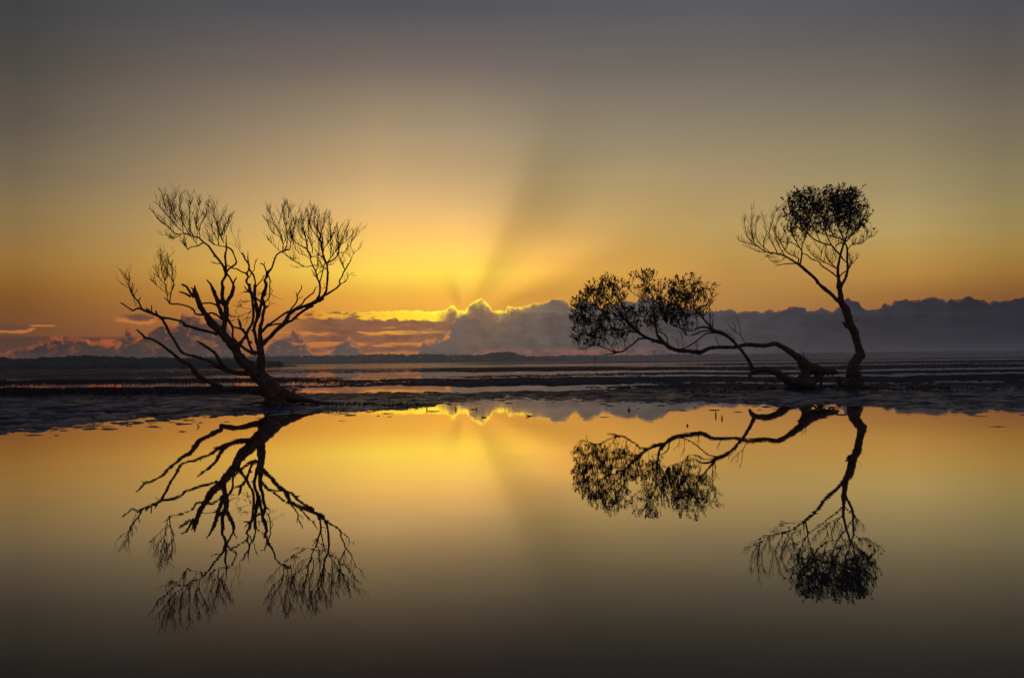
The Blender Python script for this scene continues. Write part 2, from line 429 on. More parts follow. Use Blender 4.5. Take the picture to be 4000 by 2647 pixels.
def thing(name, label, cat, loc, group=None, rot=None):
    return tag(link(name, None, None, loc, rot), label, cat, group)

class Geo:
    """collects triangles into one mesh"""
    def __init__(s):
        s.v, s.f, s.n = [], [], 0
    def add(s, v, f):
        s.v.append(np.asarray(v, float)); s.f.append(np.asarray(f, int) + s.n); s.n += len(v)
    def build(s, name, mat, smooth=True):
        return mesh_np(name, np.concatenate(s.v), np.concatenate(s.f), mat, smooth)

def catmull(p, step):
    p = np.asarray(p, float)
    q = np.vstack([2 * p[0] - p[1], p, 2 * p[-1] - p[-2]])
    q[0, 3] = p[0, 3]; q[-1, 3] = p[-1, 3]
    out = []
    for i in range(1, len(q) - 2):
        a, b, c, d = q[i - 1], q[i], q[i + 1], q[i + 2]
        n = max(1, int(np.linalg.norm((c - b)[:3]) / step))
        for k in range(n):
            t = k / n
            out.append(0.5 * ((2 * b) + (c - a) * t + (2 * a - 5 * b + 4 * c - d) * t * t + (3 * b - a - 3 * c + d) * t ** 3))
    out.append(q[-2])
    o = np.array(out)
    o[:, 3] = np.maximum(o[:, 3], p[:, 3].min() * 0.7)
    return o
def tube(p, sides, rs=None, knob=0.0):
    """triangulated tube along p (n,4: x,y,z,radius)"""
    p = np.asarray(p, float)
    n = len(p)
    tan = np.gradient(p[:, :3], axis=0)
    tan /= np.linalg.norm(tan, axis=1)[:, None] + 1e-9
    u = np.cross(tan[0], (0.3, 1, 0.2)); u /= np.linalg.norm(u)
    vs = []
    ang = np.arange(sides) * 2 * math.pi / sides
    for i in range(n):
        u = u - tan[i] * u.dot(tan[i]); u /= np.linalg.norm(u) + 1e-9
        w = np.cross(tan[i], u)
        r = p[i, 3]
        rr = np.full(sides, r)
        if knob and rs is not None:
            rr = r * (1 + knob * (rs.random(sides) - 0.5) + knob * 0.9 * (rs.random() - 0.5))
        vs.append(p[i, :3] + np.cos(ang)[:, None] * u * rr[:, None] + np.sin(ang)[:, None] * w * rr[:, None])
    v = np.concatenate(vs + [p[:1, :3] - tan[:1] * p[0, 3] * 0.4, p[-1:, :3] + tan[-1:] * p[-1, 3] * 0.6])
    f = []
    k = np.arange(sides); k2 = (k + 1) % sides
    for i in range(n - 1):
        a, b = i * sides, (i + 1) * sides
        f.append(np.stack([a + k, a + k2, b + k2], 1)); f.append(np.stack([a + k, b + k2, b + k], 1))
    f.append(np.stack([np.full(sides, n * sides), k2, k], 1))
    f.append(np.stack([np.full(sides, n * sides + 1), (n - 1) * sides + k, (n - 1) * sides + k2], 1))
    return v, np.concatenate(f)

# lattice noise in numpy
def _hash(ix, iy, s):
    h = (ix * 374761393 + iy * 668265263 + s * 2147483) & 0xffffffff
    h = ((h ^ (h >> 13)) * 1274126177) & 0xffffffff
    return ((h ^ (h >> 16)) & 0xffff) / 65535.0
def vnoise(x, y, s=0):
    ix, iy = np.floor(x).astype(np.int64), np.floor(y).astype(np.int64)
    fx, fy = x - ix, y - iy
    fx, fy = fx * fx * (3 - 2 * fx), fy * fy * (3 - 2 * fy)
    a, b = _hash(ix, iy, s), _hash(ix + 1, iy, s)
    c, d = _hash(ix, iy + 1, s), _hash(ix + 1, iy + 1, s)
    return (a + (b - a) * fx) * (1 - fy) + (c + (d - c) * fx) * fy - 0.5
def fbm(x, y, s=0, o=4):
    t, a = 0.0, 1.0
    for k in range(o):
        t = t + vnoise(x + 17.3 * k, y - 9.1 * k, s + k) * a
        x, y, a = x * 2.03, y * 2.03, a * 0.5
    return t

# ------------------------------------------------------------------ mudflat and pool
SHORE = [(-60, 6), (-15, 8.5), (-10, 10.3), (-7.9, 12.2), (-7.3, 14.4), (-5.4, 16.8), (-3.4, 17.6), (-2.2, 18.3), (-1.3, 21.5), (0, 22.4), (2.0, 21.4), (4.4, 19.6), (5.7, 17.9), (8.0, 16.9), (9.9, 15.6), (14, 14), (60, 10)]
LV_C = [(22, 1.6), (25.4, 1.6), (26.6, -4.5), (31.5, -4.5), (33, 3.0), (45, 3.0), (47, -.8), (52, .6), (58, -1), (64, -2), (72, -2), (76, 2), (125, 1.2), (140, -1.6), (235, -1.6), (260, .8), (400, .5), (450, -1), (560, -1), (640, 1.5), (5000, 1.5)]
LV_R = [(16, 2), (21, 5), (26, 5), (30, 3), (32, -1.6), (35, -1.6), (37, 3), (44, 3), (46, -2.4), (51, -2.4), (53, 2), (60, 2), (62, -2), (70, -2), (75, 1.6), (104, .8), (110, -.8), (128, -.8), (145, 1), (220, .8), (235, -1), (280, -1), (310, 1), (520, 1), (620, -1), (800, 2), (900, 3), (930, -3), (5000, -3)]
LV_L = [(12, 2.4), (18, 2.8), (24, 2.4), (33, 1.6), (34.5, -4), (40, -4), (41.5, 1.5), (52, 1.5), (54, -3), (72, -1.3), (75, .3), (79, -1.4), (128, -1.2), (140, 1), (240, 1), (260, -1), (330, -1), (380, 1.5), (5000, 1.5)]
def ground_z(x, y):
    x = np.asarray(x, float); y = np.asarray(y, float)
    ib = lambda tb, v: np.interp(v, [p[0] for p in tb], [p[1] for p in tb])
    shore = ib(SHORE, x) + fbm(x * 0.55, y * 0.25, 5, 4) * 1.1
    k = np.maximum(y, 1) / 25.0
    yy = y * (1 + 0.16 * fbm(x / (6 * k ** 0.7), y / (9 * k), 9, 4) + 0.07 * fbm(x / (1.3 * k ** 0.8), y / (4 * k), 19, 4))
    t = x / np.maximum(y, 1)
    wl = np.clip((-t - 0.20) / 0.14, 0, 1); wr = np.clip((t - 0.05) / 0.20, 0, 1)
    lev = ib(LV_C, yy) * (1 - wl - wr) + ib(LV_L, yy) * wl + ib(LV_R, yy) * wr
    lev = lev - 2.2 * np.exp(-((t + 0.17) / 0.10) ** 2) * np.clip((y - 23) / 4, 0, 1)      # wetter ground right of the bare tree
    # bank: a slow slope so that single lumps break the water along a wide ragged edge
    off = y - shore
    edge = np.interp(off, [-30, -6, -2.6, -0.6, 0.8, 4.0], [-26, -9, -3.4, -1.4, 1.4, 9.0])
    base = np.minimum(lev, edge)
    base = base + 3.0 * np.exp(-((x + 3.4) / 2.4) ** 2 - ((y - 18.3) / 1.0) ** 2) + 4.0 * np.exp(-((x - 9.4) / 3.6) ** 2 - ((y - 23.4) / 2.0) ** 2) + 3.0 * np.exp(-((x + 5.3) / 1.3) ** 2 - ((y - 18.6) / 1.0) ** 2)
    # thin pools lying inside the left bank
    base = base - 5.6 * np.exp(-((y - 19.9 - 0.4 * fbm(x * 0.6, y * 0, 31, 2)) / 0.55) ** 2) * np.clip((-2.6 - x) / 1.5, 0, 1) * np.clip((x + 9.5) / 2, 0, 1)
    ridge = 1 - 2 * np.abs(fbm(x * 2.4 + 0.7 * fbm(x, y, 12, 2), y * 1.5, 21, 3))
    lump = (ridge - 0.50) * 5.0 + fbm(x * 6.5, y * 5.0, 41, 3) * 2.0
    big = fbm(x * 0.5, y * 0.35, 61, 3) * 2.0
    fade = np.clip(52.0 / np.maximum(y, 1), 0.16, 1)
    deep = np.clip((base + 9) / 6.0, 0, 1)
    z = base + (lump + big) * fade * deep
    far = np.clip((y - 60) / 100, 0, 1)
    z = z + far * fbm(x / (np.maximum(y, 1) * 0.20), y / (np.maximum(y, 1) ** 0.5 * 1.2), 77, 3) * 2.2
    return np.maximum(z, -25) / 100.0

def build_ground():
    tc = np.concatenate([np.linspace(-2.2, -0.62, 60, endpoint=False), np.linspace(-0.62, 0.62, 1000), np.linspace(0.62, 2.2, 61)[1:]])
    ys = [-12.0, -4, 0, 2, 4, 6, 8]
    while ys[-1] < 9.0: ys.append(ys[-1] + 0.4)
    while ys[-1] < 36: ys.append(ys[-1] + 0.05 * (ys[-1] / 12) ** 0.8)
    while ys[-1] < 2250: ys.append(ys[-1] * 1.015)
    ys = np.array(ys)
    Y, Tn = np.meshgrid(ys, tc, indexing='ij')
    X = Tn * (np.maximum(Y, 0) + 8)
    Z = ground_z(X, np.maximum(Y, 0.5))
    nr, nc = X.shape
    v = np.stack([X.ravel(), Y.ravel(), Z.ravel()], 1)
    i = np.arange(nr * nc).reshape(nr, nc)
    f = np.stack([i[:-1, :-1].ravel(), i[:-1, 1:].ravel(), i[1:, 1:].ravel(), i[1:, :-1].ravel()], 1)
    g = link('mudflat', mesh_np('mudflat', v, f, M['mud']))
    tag(g, 'dark wet mudflat with low ripples and lumps', None, kind='structure')
    # still water over everything low
    w = 5000.0
    vs = [(-w, -60, 0), (w, -60, 0), (w, 2300, 0), (-w, 2300, 0)]
    o = link('water', mesh_np('water', vs, [(0, 1, 2, 3)], M['water'], False))
    tag(o, 'still shallow water mirroring the sunrise', None, kind='structure')
build_ground()

# ------------------------------------------------------------------ far shore
def ridge(name, x_pts, y, depth, seed, label, tree_h, bump_h):
    """a real hill: crest follows x_pts (x, height), cross-section runs away from the water"""
    xs = np.linspace(x_pts[0][0], x_pts[-1][0], 260)
    hs = np.interp(xs, [p[0] for p in x_pts], [p[1] for p in x_pts])
    rows = np.linspace(0, 1, 12)
    V_, H_ = np.meshgrid(rows, xs, indexing='ij')
    hh = np.interp(H_, xs, hs)
    prof = np.interp(V_, [0, 0.05, 0.2, 0.5, 0.8, 1], [-0.5, 0.12, 0.60, 1.0, 0.6, -0.5])
    Z = np.maximum(hh * 0.55, 0.5) * prof + fbm(H_ / 30, V_ * 6, seed, 3) * 0.5 * prof
    Z[0] = Z[-1] = -1.0
    Y = y + V_ * depth + 0.05 * depth * fbm(H_ / 150, V_ * 2, seed + 3, 3)
    v = np.stack([H_.ravel(), Y.ravel(), Z.ravel()], 1)
    n1, n2 = H_.shape
    i = np.arange(n1 * n2).reshape(n1, n2)
    f = np.stack([i[:-1, :-1].ravel(), i[:-1, 1:].ravel(), i[1:, 1:].ravel(), i[1:, :-1].ravel()], 1)
    tag(link(name, mesh_np(name, v, f, M['hill'])), label, None, kind='structure')
    return xs, hs, (lambda x, q: float(np.interp(x, xs, hs)) * 0.55 * float(np.interp(q, [0, 0.05, 0.2, 0.5, 0.8, 1], [-0.5, 0.12, 0.60, 1.0, 0.6, -0.5])))

def canopy_unit(rs):
    """one low-poly leafy tree head of unit radius, lumpy"""
    bm = bmesh.new()
    bmesh.ops.create_icosphere(bm, subdivisions=2, radius=1.0)
    v = np.array([w.co[:] for w in bm.verts]); f = np.array([[q.index for q in p.verts] for p in bm.faces])
    bm.free()
    v *= (1 + (rs.random(len(v)) - 0.5) * 0.55)[:, None]
    return v, f
def woodland(name, label, spans, seed):
    """continuous far-off wood: thousands of crowns as one mass"""
    rs = np.random.default_rng(seed)
    units = [canopy_unit(rs) for _ in range(6)]
    g = Geo()
    for (xs, hs, hf, y, depth, n, r0, r1) in spans:
        for _ in range(n):
            x = rs.uniform(xs[0], xs[-1]); q = rs.choice([rs.uniform(0.03, 0.2), rs.uniform(0.2, 0.6)], p=[0.45, 0.55])
            h = float(np.interp(x, xs, hs))
            gz = max(hf(x, q), 0.15)
            r = rs.uniform(r0, r1) * (1.35 if rs.random() < 0.06 else 1)
            top = gz + (h * 0.45) * rs.uniform(0.75, 1.02) if q > 0.2 else gz + h * 0.3 * rs.uniform(0.8, 1.1)
            uv, uf = units[rs.integers(6)]
            a = rs.uniform(0, 6.28)
            vv = uv.copy()
            vv[:, 0], vv[:, 1] = uv[:, 0] * math.cos(a) - uv[:, 1] * math.sin(a), uv[:, 0] * math.sin(a) + uv[:, 1] * math.cos(a)
            g.add(vv * (r, r, max(r * 0.7, (top - gz) * 0.62)) + (x, y + q * depth, gz + (top - gz) * 0.45), uf)
    tag(link(name, g.build(name, M['far_wood'], False)), label, None, kind='stuff')

K = 1 / 3111.0
def prof(pts, y):   # (bearing in units of the 28 mm frame, apparent height) -> metres at distance y
    return [((p - 2000) * K * y, h * K * y) for p, h in pts]
y1, y2, y3 = 230.0, 950.0, 1250.0
left_p = prof([(-1700, 40), (-900, 52), (-300, 48), (0, 46), (75, 57), (150, 58), (200, 55), (270, 53), (320, 48), (400, 46), (470, 46), (520, 42), (600, 40), (700, 36), (800, 30), (900, 20), (1000, 8)], y1)
mid_p = prof([(200, 10), (500, 30), (700, 36), (900, 34), (1100, 35), (1300, 36), (1450, 40), (1600, 36), (1640, 40), (1720, 33), (1800, 31), (1880, 33), (1910, 40), (1960, 45), (2000, 43), (2030, 33), (2060, 20), (2200, 12)], y2)
right_p = prof([(1700, 14), (2040, 21), (2150, 20), (2300, 22), (2500, 20), (2700, 22), (2900, 22), (3100, 22), (3300, 23), (3600, 24), (4000, 25), (4600, 26), (5600, 24)], y3)
A1 = ridge('left_headland', left_p, y1, 50, 5, 'dark wooded headland close on the left of the bay', 8, 1)
A2 = ridge('middle_hill', mid_p, y2, 160, 15, 'hazy low hill below the brightest clouds', 8, 1)
A3 = ridge('right_shore', right_p, y3, 220, 25, 'long flat bluish shore under the grey cloud bank', 8, 1)
woodland('headland_wood', 'dark dense wood covering the left headland', [(*A1, y1, 50, 1900, 0.75, 1.6)], 3)
woodland('hill_wood', 'hazy trees covering the low middle hill', [(*A2, y2, 160, 1700, 1.8, 3.6)], 4)
woodland('shore_wood', 'long hazy line of trees on the flat shore', [(*A3, y3, 220, 2600, 2.6, 5.0)], 6)

# ------------------------------------------------------------------ mangrove trees
# every limb: (part, bushiness, [(x, y, z, radius) ...]) in centimetres from the foot of the tree
LEFT_AT=(-5.462,18.35,0.06)
LEFT=[
('trunk',0,[(14.7,0,-5.9,31.03),(5.4,0,11,30.09),(-2.1,0,24.2,27.27),(-14.3,0,42.2,22.1),(-30.2,0,60.2,18.81),(-50.9,0,79.2,15.52),(-71.5,0,96.3,13.17),(-84.7,0,113.4,10.82),(-92.2,0,127.5,10.53),(-101.6,0,139.9,11.1)]),
('root',0,[(-9.6,0,24.3,18.81),(17.8,-4,19.5,18.77),(49,-8.6,13.8,11.7),(78.2,-12.9,8.7,6.54),(105.2,-16.9,4.9,3.73),(134.1,-21.1,2.4,1.86)]),
('root',0,[(5.4,0,7.3,15.05),(-7.3,-7.9,3.1,8.43),(-16.7,-13.8,-0.2,3.73)]),
('limb',0,[(-30.2,0,60.2,11.29),(-33.2,0.7,71.5,10.54),(-32.1,0.1,90.3,9.97),(-32.2,1.8,110.9,9.04),(-35.8,7.4,128,8.31),(-38.5,11.7,141.4,8.71)]),
('limb',0,[(-95.3,0,132.4,10.83),(-106.4,-1.8,147,10.37),(-119.2,-1.4,161.6,9.92),(-129.2,1.2,170.8,9.03),(-143.2,4.8,187.4,7.42),(-155.5,3.9,202,6.69),(-166.5,-0.6,218.1,6.32),(-172.4,-4,232.5,5.94),(-177.4,-5,246.9,5.58),(-182.4,-3.8,257.9,5.95),(-185.9,-1.9,267.1,4.51)]),
('limb',0,[(-180.2,-4.7,248.6,4.73),(-183.5,-1.5,259.3,3.68),(-185.2,1.4,269.1,2.64),(-187.2,3.6,276.7,1.48)]),
('stub',0,[(-186.6,-1.9,264.6,2.1),(-189.1,-3.3,268.2,1.58),(-192,-4.7,271.2,1.05)]),
('limb',0,[(-184.4,-4.7,249.5,4.99),(-191.4,-8.2,257.7,3.15),(-195,-10.9,264.9,2.72),(-198.7,-13.5,272.1,2.61),(-203.2,-15.3,275.1,2.35),(-208.2,-17.2,277.1,2.09)]),
('limb',0,[(-191.5,-7.8,249.3,2.88),(-199.5,-13.9,255.2,2.35),(-206.1,-18.4,258.1,2.09),(-211.8,-22.3,259.9,1.46)]),
('limb',0,[(-121.6,0.1,165.3,7.67),(-118.6,2,181.6,6.51),(-115.3,2,199.7,6.33),(-113.8,3.7,216.1,6.78),(-117.4,8.7,231,5.99)]),
('limb',0,[(-119.2,8.7,229.2,5.26),(-124.8,4.2,236.2,4.98),(-132.1,-0.6,241.3,4.96),(-135.5,-5.9,253.6,4.5),(-142.3,-9.6,271.4,3.59)]),
('limb',0,[(-141.5,-9.6,270.8,2.51),(-144.4,-13,277.8,2.35),(-149.2,-16.8,284.9,1.67),(-151,-18.5,288.1,0.63)]),
('limb',0,[(-120.4,2,199.7,5.42),(-125.3,-1.8,217.6,4.96),(-128.9,-4.5,230.2,4.5),(-130.7,-6.7,240.8,4.05)]),
('limb',0,[(-118.3,8.7,231,4.99),(-123.7,8.7,245.6,4.54),(-124.6,8.7,262,4.17),(-122.8,8.7,272.9,4.08)]),
('limb',0,[(-126.1,8.7,250,3.17),(-125.5,8.6,260.6,3.28),(-124.1,7.6,273.2,3.44),(-124.4,5.7,282.6,3.17),(-119.9,3.2,289.8,3.17),(-114.7,0.6,295.8,3.27),(-112.8,-1.6,304,4.1),(-114,-2.6,310.2,3.89),(-118.5,-3.3,319.7,3.05),(-125.1,-2.5,329.4,2.63),(-133.1,-0.9,339.2,2.42),(-141.1,0.7,349.1,2.42),(-147.7,1.3,358.8,2.42),(-153.7,0.5,367.2,2.21),(-161.4,-1.6,373.4,2.1),(-168.5,-5,380.3,1.89),(-172.8,-7.6,385.3,1.68),(-180.9,-10.9,387,1.57),(-188.4,-13.3,388.2,1.57),(-195.1,-14.9,391.7,1.57),(-202.1,-15.7,393.8,1.78),(-208.3,-15.8,394.4,0.73)]),
('limb',0,[(-112.6,-2.2,310.3,3.26),(-114.3,3.3,324.7,2.43),(-117,6.6,336.8,2.43),(-117.9,8.9,347.8,2.33),(-116.5,11.8,358.9,1.91),(-118,15.9,369.1,1.91),(-121.2,23.3,383.1,1.17),(-123.1,31.6,397.5,0.75)]),
('limb',0,[(-110.5,-2.2,306,2.21),(-106.6,1.7,313.8,2.11),(-100.4,5.1,319.5,2.11),(-94.2,8.6,325.2,2.12),(-93.1,11.6,331.9,1.91),(-98.2,17,342.3,1.7),(-103.5,23.1,351.7,1.6),(-110.2,30.2,361.4,2.14),(-117.4,35.1,366.4,1.93),(-125.5,39.9,370.5,1.61),(-136,44.9,372.4,1.19),(-147.5,49.6,374.3,0.97)]),
('stub',0,[(-133.1,-1.1,340.3,1.58),(-136.8,-2.4,341.2,1.47),(-140.9,-4,343.4,1.05)]),
('stub',0,[(-123.4,-3,326.2,1.37),(-131.6,-8,325.1,1.15),(-137.5,-11.8,326.8,1.15),(-142.1,-15,328.9,0.52)]),
('limb',0,[(-117.4,8.7,229.1,5.44),(-113.4,12.9,240.3,4.73),(-106.6,19.5,257.2,4.56),(-104.1,25.4,274.3,4.12)]),
('limb',0,[(-109.4,17,249.6,3.19),(-102.2,13.1,260.7,2.97),(-99,9.4,272.1,2.96),(-99.1,6.8,280.3,2.75),(-101.4,4.9,285.5,2.43),(-104.6,2,293.7,2.21),(-109,-0.5,299.3,2.37),(-111.5,-2.2,303.9,2.63)]),
('stub',0,[(-98.6,7.4,281.5,1.8),(-96.1,9.4,287.5,1.59),(-93.8,11,292.4,1.48),(-92.9,12.4,296.8,0.53)]),
('limb',0,[(-133,1.9,170.9,4.52),(-146.4,-5.8,182.4,4.14),(-152.8,-12.5,195.7,3.59),(-156.9,-16.1,208.1,2.68)]),
('limb',0,[(-160.1,1.8,207.4,1.81),(-153.8,1.8,210.9,2.17),(-143.9,1.9,211.7,2.35),(-132.1,1.9,205.3,2.35),(-121.3,2,196.1,2.53)]),
('limb',0,[(-172.4,-4,232.5,1.8),(-152.4,-4.3,234.9,1.8),(-141.5,-4.4,233,1.98),(-129.7,-4.6,227.4,2.34)]),
('limb',0,[(-134.9,1.9,161.8,4.07),(-141.6,0.5,165.5,3.43),(-157.3,-0.8,170.1,3.61),(-176.2,-3.3,174.7,3.6),(-189.8,-9.8,180,3.23),(-200.8,-16,183.1,3.76),(-205.5,-19.6,190.5,2.68),(-220,-23.5,195.8,2.67),(-237.6,-24.1,199.5,2.85),(-250.4,-23.5,200.6,3.56),(-262.8,-23.6,207,3.39),(-276,-26,212.3,3.11),(-287.9,-31.2,217.5,2.84),(-296.9,-36.7,221.7,2.3),(-307.3,-42.8,216.9,1.94),(-313,-45.5,220.4,1.58),(-322.2,-48.4,227.3,1.58),(-333.2,-49.3,234.8,1.05)]),
('limb',0,[(-290.6,-34.8,219.9,2.13),(-301.3,-29.2,237.4,1.78),(-309.6,-26.9,244.8,1.78),(-319.1,-25.7,257.5,1.42),(-323.3,-26.2,271.8,1.25)]),
('twig',1,[(-310.6,-26.8,248.2,1.14),(-324.5,-21.8,269.8,1.14),(-326.4,-21.5,287.9,0.82),(-327.5,-20.9,299.9,0.57)]),
('twig',1,[(-322.4,-26.2,269.4,0.65),(-332.7,-31.9,274.7,0.57),(-339.1,-35.6,278.5,0.41)]),
('twig',1,[(-326.7,-21.5,287.9,0.57),(-334.3,-25.5,290.9,0.49),(-338.7,-28.2,293.9,0.41)]),
('twig',0.3,[(-302.2,-38.7,226,0.71),(-307.9,-34.1,237.1,0.71),(-314.1,-26.8,255.5,0.53),(-318.6,-23,264.8,0.45)]),
('stub',0,[(-301.4,-29,237.4,1.42),(-299.4,-27.6,243.7,1.24),(-297.7,-26.7,247.9,1.07)]),
('stub',0,[(-274.5,-25.5,213.2,2.31),(-282.5,-23.6,219.7,2.14),(-288,-22.4,222.5,1.61)]),
('stub',0,[(-272.7,-25.5,212.3,1.6),(-274.5,-22.3,220.6,1.34),(-276.1,-18.9,229.3,1.07)]),
('stub',0,[(-260.2,-23.5,205.2,2.32),(-261.8,-25.8,212.2,1.96),(-262.8,-27.7,217.8,1.42)]),
('stub',0,[(-252.1,-23.5,199.7,1.07),(-259.3,-21.5,198.1,0.8),(-265.8,-19.7,196.5,0.54)]),
('limb',0,[(-251.3,-23.5,199.7,3.12),(-242.1,-21.9,183.6,2.94),(-236.9,-17.4,167.6,2.95),(-229,-10.5,151.6,2.87),(-221.2,-7.8,135.4,3.06),(-211.9,-8.4,122.7,3.24),(-198.8,-9.7,116.3,3.05),(-180.8,-9.9,112.5,3.23),(-164.3,-6,106.1,3.24),(-150.5,0.2,101.4,3.61),(-140,5.9,93.2,4.17),(-127,10,85.8,5.45),(-114.7,11.1,80.2,6.36),(-96.1,9.8,74.6,6.17),(-72.2,8.8,71.6,6.53),(-53.4,12.5,75,6.73)]),
('limb',0,[(-114.7,11.1,82,5.45),(-124.9,4.3,94.8,4.52),(-130.9,1,105.7,4.15),(-138.3,-3.3,120.2,3.6),(-149.2,-12.7,131,3.23),(-159.3,-23.7,139.8,2.67),(-168.2,-32.6,148.1,0.89)]),
('stub',0,[(-125.3,10.4,85.8,3.63),(-137.4,13.7,86.2,2.73),(-148.6,16.7,87.8,1.64)]),
('limb',0,[(-17.1,0,22.5,10.34),(-31.3,-2.6,28.4,8.45),(-49.7,-9.4,33.5,7.48),(-72,-20.9,38.8,6.32),(-94.8,-24.8,38.3,5.94),(-116.9,-25.1,33.9,5.75)]),
('limb',0,[(-112.5,-25,41.8,5.34),(-128.4,-30,48.9,5.33),(-142.9,-38.4,58.1,5.3),(-156.7,-43.8,65.4,5.82),(-166.8,-44.9,79.6,5.46),(-177.3,-45.1,92,4.93),(-189,-46.6,98.3,4.4),(-198.2,-50,104.6,4.04),(-208.7,-58.3,116.9,3.67),(-218.9,-67,127.4,3.31),(-227,-72.4,136,3.12),(-239.5,-75.7,144.8,2.94),(-253,-76.3,151.8,2.6),(-263.4,-76.4,153.7,2.77),(-271.7,-77.3,162.4,2.25),(-281.6,-80.9,172.2,1.55)]),
('stub',0,[(-263.3,-76.5,153.7,1.21),(-269,-75.4,151.7,0.87),(-275.1,-74.2,150.9,0.52)]),
('stub',0,[(-218.9,-67.1,127.4,1.74),(-221.3,-66.3,130.9,1.39),(-223.9,-65.6,133,0.87)]),
('stub',0,[(-163.4,-44.5,72.5,3.52),(-169.1,-45.8,74.7,2.46),(-173.4,-46.9,77.1,1.58)]),
('stub',0,[(-173.8,-45,90.2,3.52),(-176.9,-46.2,94.7,3.17),(-180.3,-47.2,98.2,2.11)]),
('limb',0,[(-160.4,-16.1,206.3,2.33),(-174.6,-21.1,208.9,1.96),(-178.3,-25.3,218.5,1.96),(-187.6,-33,225.2,1.86),(-202,-45.4,229.4,1.76),(-217.8,-53.7,230.3,1.75),(-223.7,-56.3,238,1.58),(-230.4,-57.9,243.6,1.05)]),
('limb',0,[(-219.8,-54.1,232,1.58),(-217.5,-56.4,243.2,1.31),(-213.7,-59.4,257,1.22),(-209.2,-61.6,267.3,1.13)]),
('twig',1,[(-217.8,-56.6,244.9,1.04),(-211.8,-53.6,272.2,1.04),(-215.9,-51.6,286.9,1.13),(-216.6,-46.3,302.1,0.73),(-219.6,-41.1,314.1,0.65),(-231.6,-35.9,323,0.49),(-235.2,-33.3,331.5,0.41)]),
('twig',0.3,[(-223.7,-56.3,238.9,0.79),(-225.7,-51.7,254.3,0.79),(-231.2,-47.2,268.8,0.7)]),
('twig',1,[(-224.3,-56.3,245,0.8),(-230.5,-51.4,269.3,0.72),(-235.2,-46.3,282.8,0.65),(-229.9,-39.9,299.7,0.65),(-241.9,-38.5,324.4,0.65),(-247.4,-39.1,339.1,0.65),(-236,-37.2,354.7,0.41)]),
('twig',1,[(-216.7,-59.1,250.8,0.64),(-227.8,-63,258.6,0.64),(-242.4,-66.3,269.7,0.56),(-252.4,-72.6,282.8,0.4)]),
('twig',1,[(-235,-46.8,277.9,0.56),(-246.2,-50.6,290.6,0.48),(-250.4,-55.8,306.2,0.48),(-247.4,-62.6,319.1,0.4)]),
('twig',1,[(-216.2,-50.9,290.3,0.64),(-226.7,-47.2,298.9,0.56),(-239.7,-43.4,304.3,0.48)]),
('twig',1,[(-235.6,-43.6,288,0.57),(-245.3,-38.1,304.9,0.49),(-248,-35.6,313.4,0.41)]),
('twig',1,[(-241.9,-38.5,324.4,0.49),(-233.8,-34.6,333,0.49),(-227.1,-31.5,339.9,0.33)]),
('twig',1,[(-241.9,-38.5,325.2,0.49),(-251.7,-38.5,332.7,0.49),(-254.9,-38.5,337.6,0.32)]),
('limb',0,[(-85.4,0,133.1,6.21),(-79.3,5.4,145.6,3.62),(-73.5,11.7,155.9,3.63),(-70.7,16.8,165.2,3.99),(-66.7,22.2,176.7,3.2),(-61.2,24.5,187.1,3.2),(-58.6,26.1,200.9,3.2),(-58.4,27.8,214.8,3.21),(-60.4,31.1,228.8,3.44),(-63.8,36.2,241.9,2.99),(-66.5,42.8,255.2,4.04),(-74.5,49.7,266.3,3.59),(-77.2,54.3,274.9,3.02),(-76.8,58.6,283.5,3.03)]),
('limb',0,[(-68.3,42.9,259.7,4.04),(-71.7,45,267.5,3.24),(-73.5,47,274.2,3.24),(-76.8,48.9,279.9,2.97),(-83.1,51.5,287.8,2.71),(-82.4,52.8,294.5,2.49),(-79.4,53.6,300,2.28),(-83,53.8,307.6,2.39),(-80.5,53.6,313,2.06),(-77.1,53.3,319.5,2.49),(-78.2,53.4,330.4,2.44),(-81.7,54,336,2.17),(-87.6,55.4,342.8,1.74),(-91.7,58,351.9,1.85),(-98.8,61.2,359,1.31)]),
('twig',0.25,[(-96.1,61.2,356.8,0.76),(-104.4,63.3,365.9,0.49),(-110.3,64.5,373.8,0.49),(-113.1,64.7,384.9,0.49),(-115.5,63.7,395.7,0.44),(-119.4,62.6,403.3,0.38),(-122.7,62.6,416.5,0.38),(-125.8,63.6,424.4,0.33)]),
('stub',0,[(-78.8,53.7,335.9,1.73),(-81.3,56.3,345,1.41),(-81.6,58.8,354.1,0.98),(-82.7,61.4,363.5,0.54)]),
('stub',0,[(-88.3,57.7,347.5,1.41),(-91.1,56.3,353.9,1.09),(-92.9,55,359.9,0.71)]),
('twig',0.25,[(-102.7,63.2,365.9,0.49),(-99.6,58.9,380.6,0.43),(-102.1,56.5,392.3,0.38),(-104,55.9,407.5,0.38),(-97,56.2,411.9,0.27),(-100.3,56.1,416.3,0.22)]),
('limb',0,[(-61.9,42.9,251.2,3.88),(-59.8,41.6,260.6,3.55),(-58.9,41.2,271.4,2.96),(-58.5,41.8,282.2,1.94),(-62.9,42.9,301.9,2.26),(-67.7,41.3,309.4,2.26),(-71.8,38.9,316.7,1.94)]),
('limb',0,[(-67.8,41.4,308.3,1.29),(-73.3,48.3,301.5,1.41),(-79.3,53.2,298.3,1.73)]),
('limb',0,[(-67.3,41.4,309.4,0.97),(-62.1,43.8,315,0.97),(-62,47,326.2,0.97),(-58.9,50.9,339.7,0.81),(-55.2,52.8,344.5,0.33)]),
('limb',0,[(-58.6,41.2,273.5,1.62),(-50.7,41.7,283.2,1.4),(-43.2,42.2,291.9,1.19),(-39,42.5,299.4,0.97),(-33.1,42.8,303.2,1.08)]),
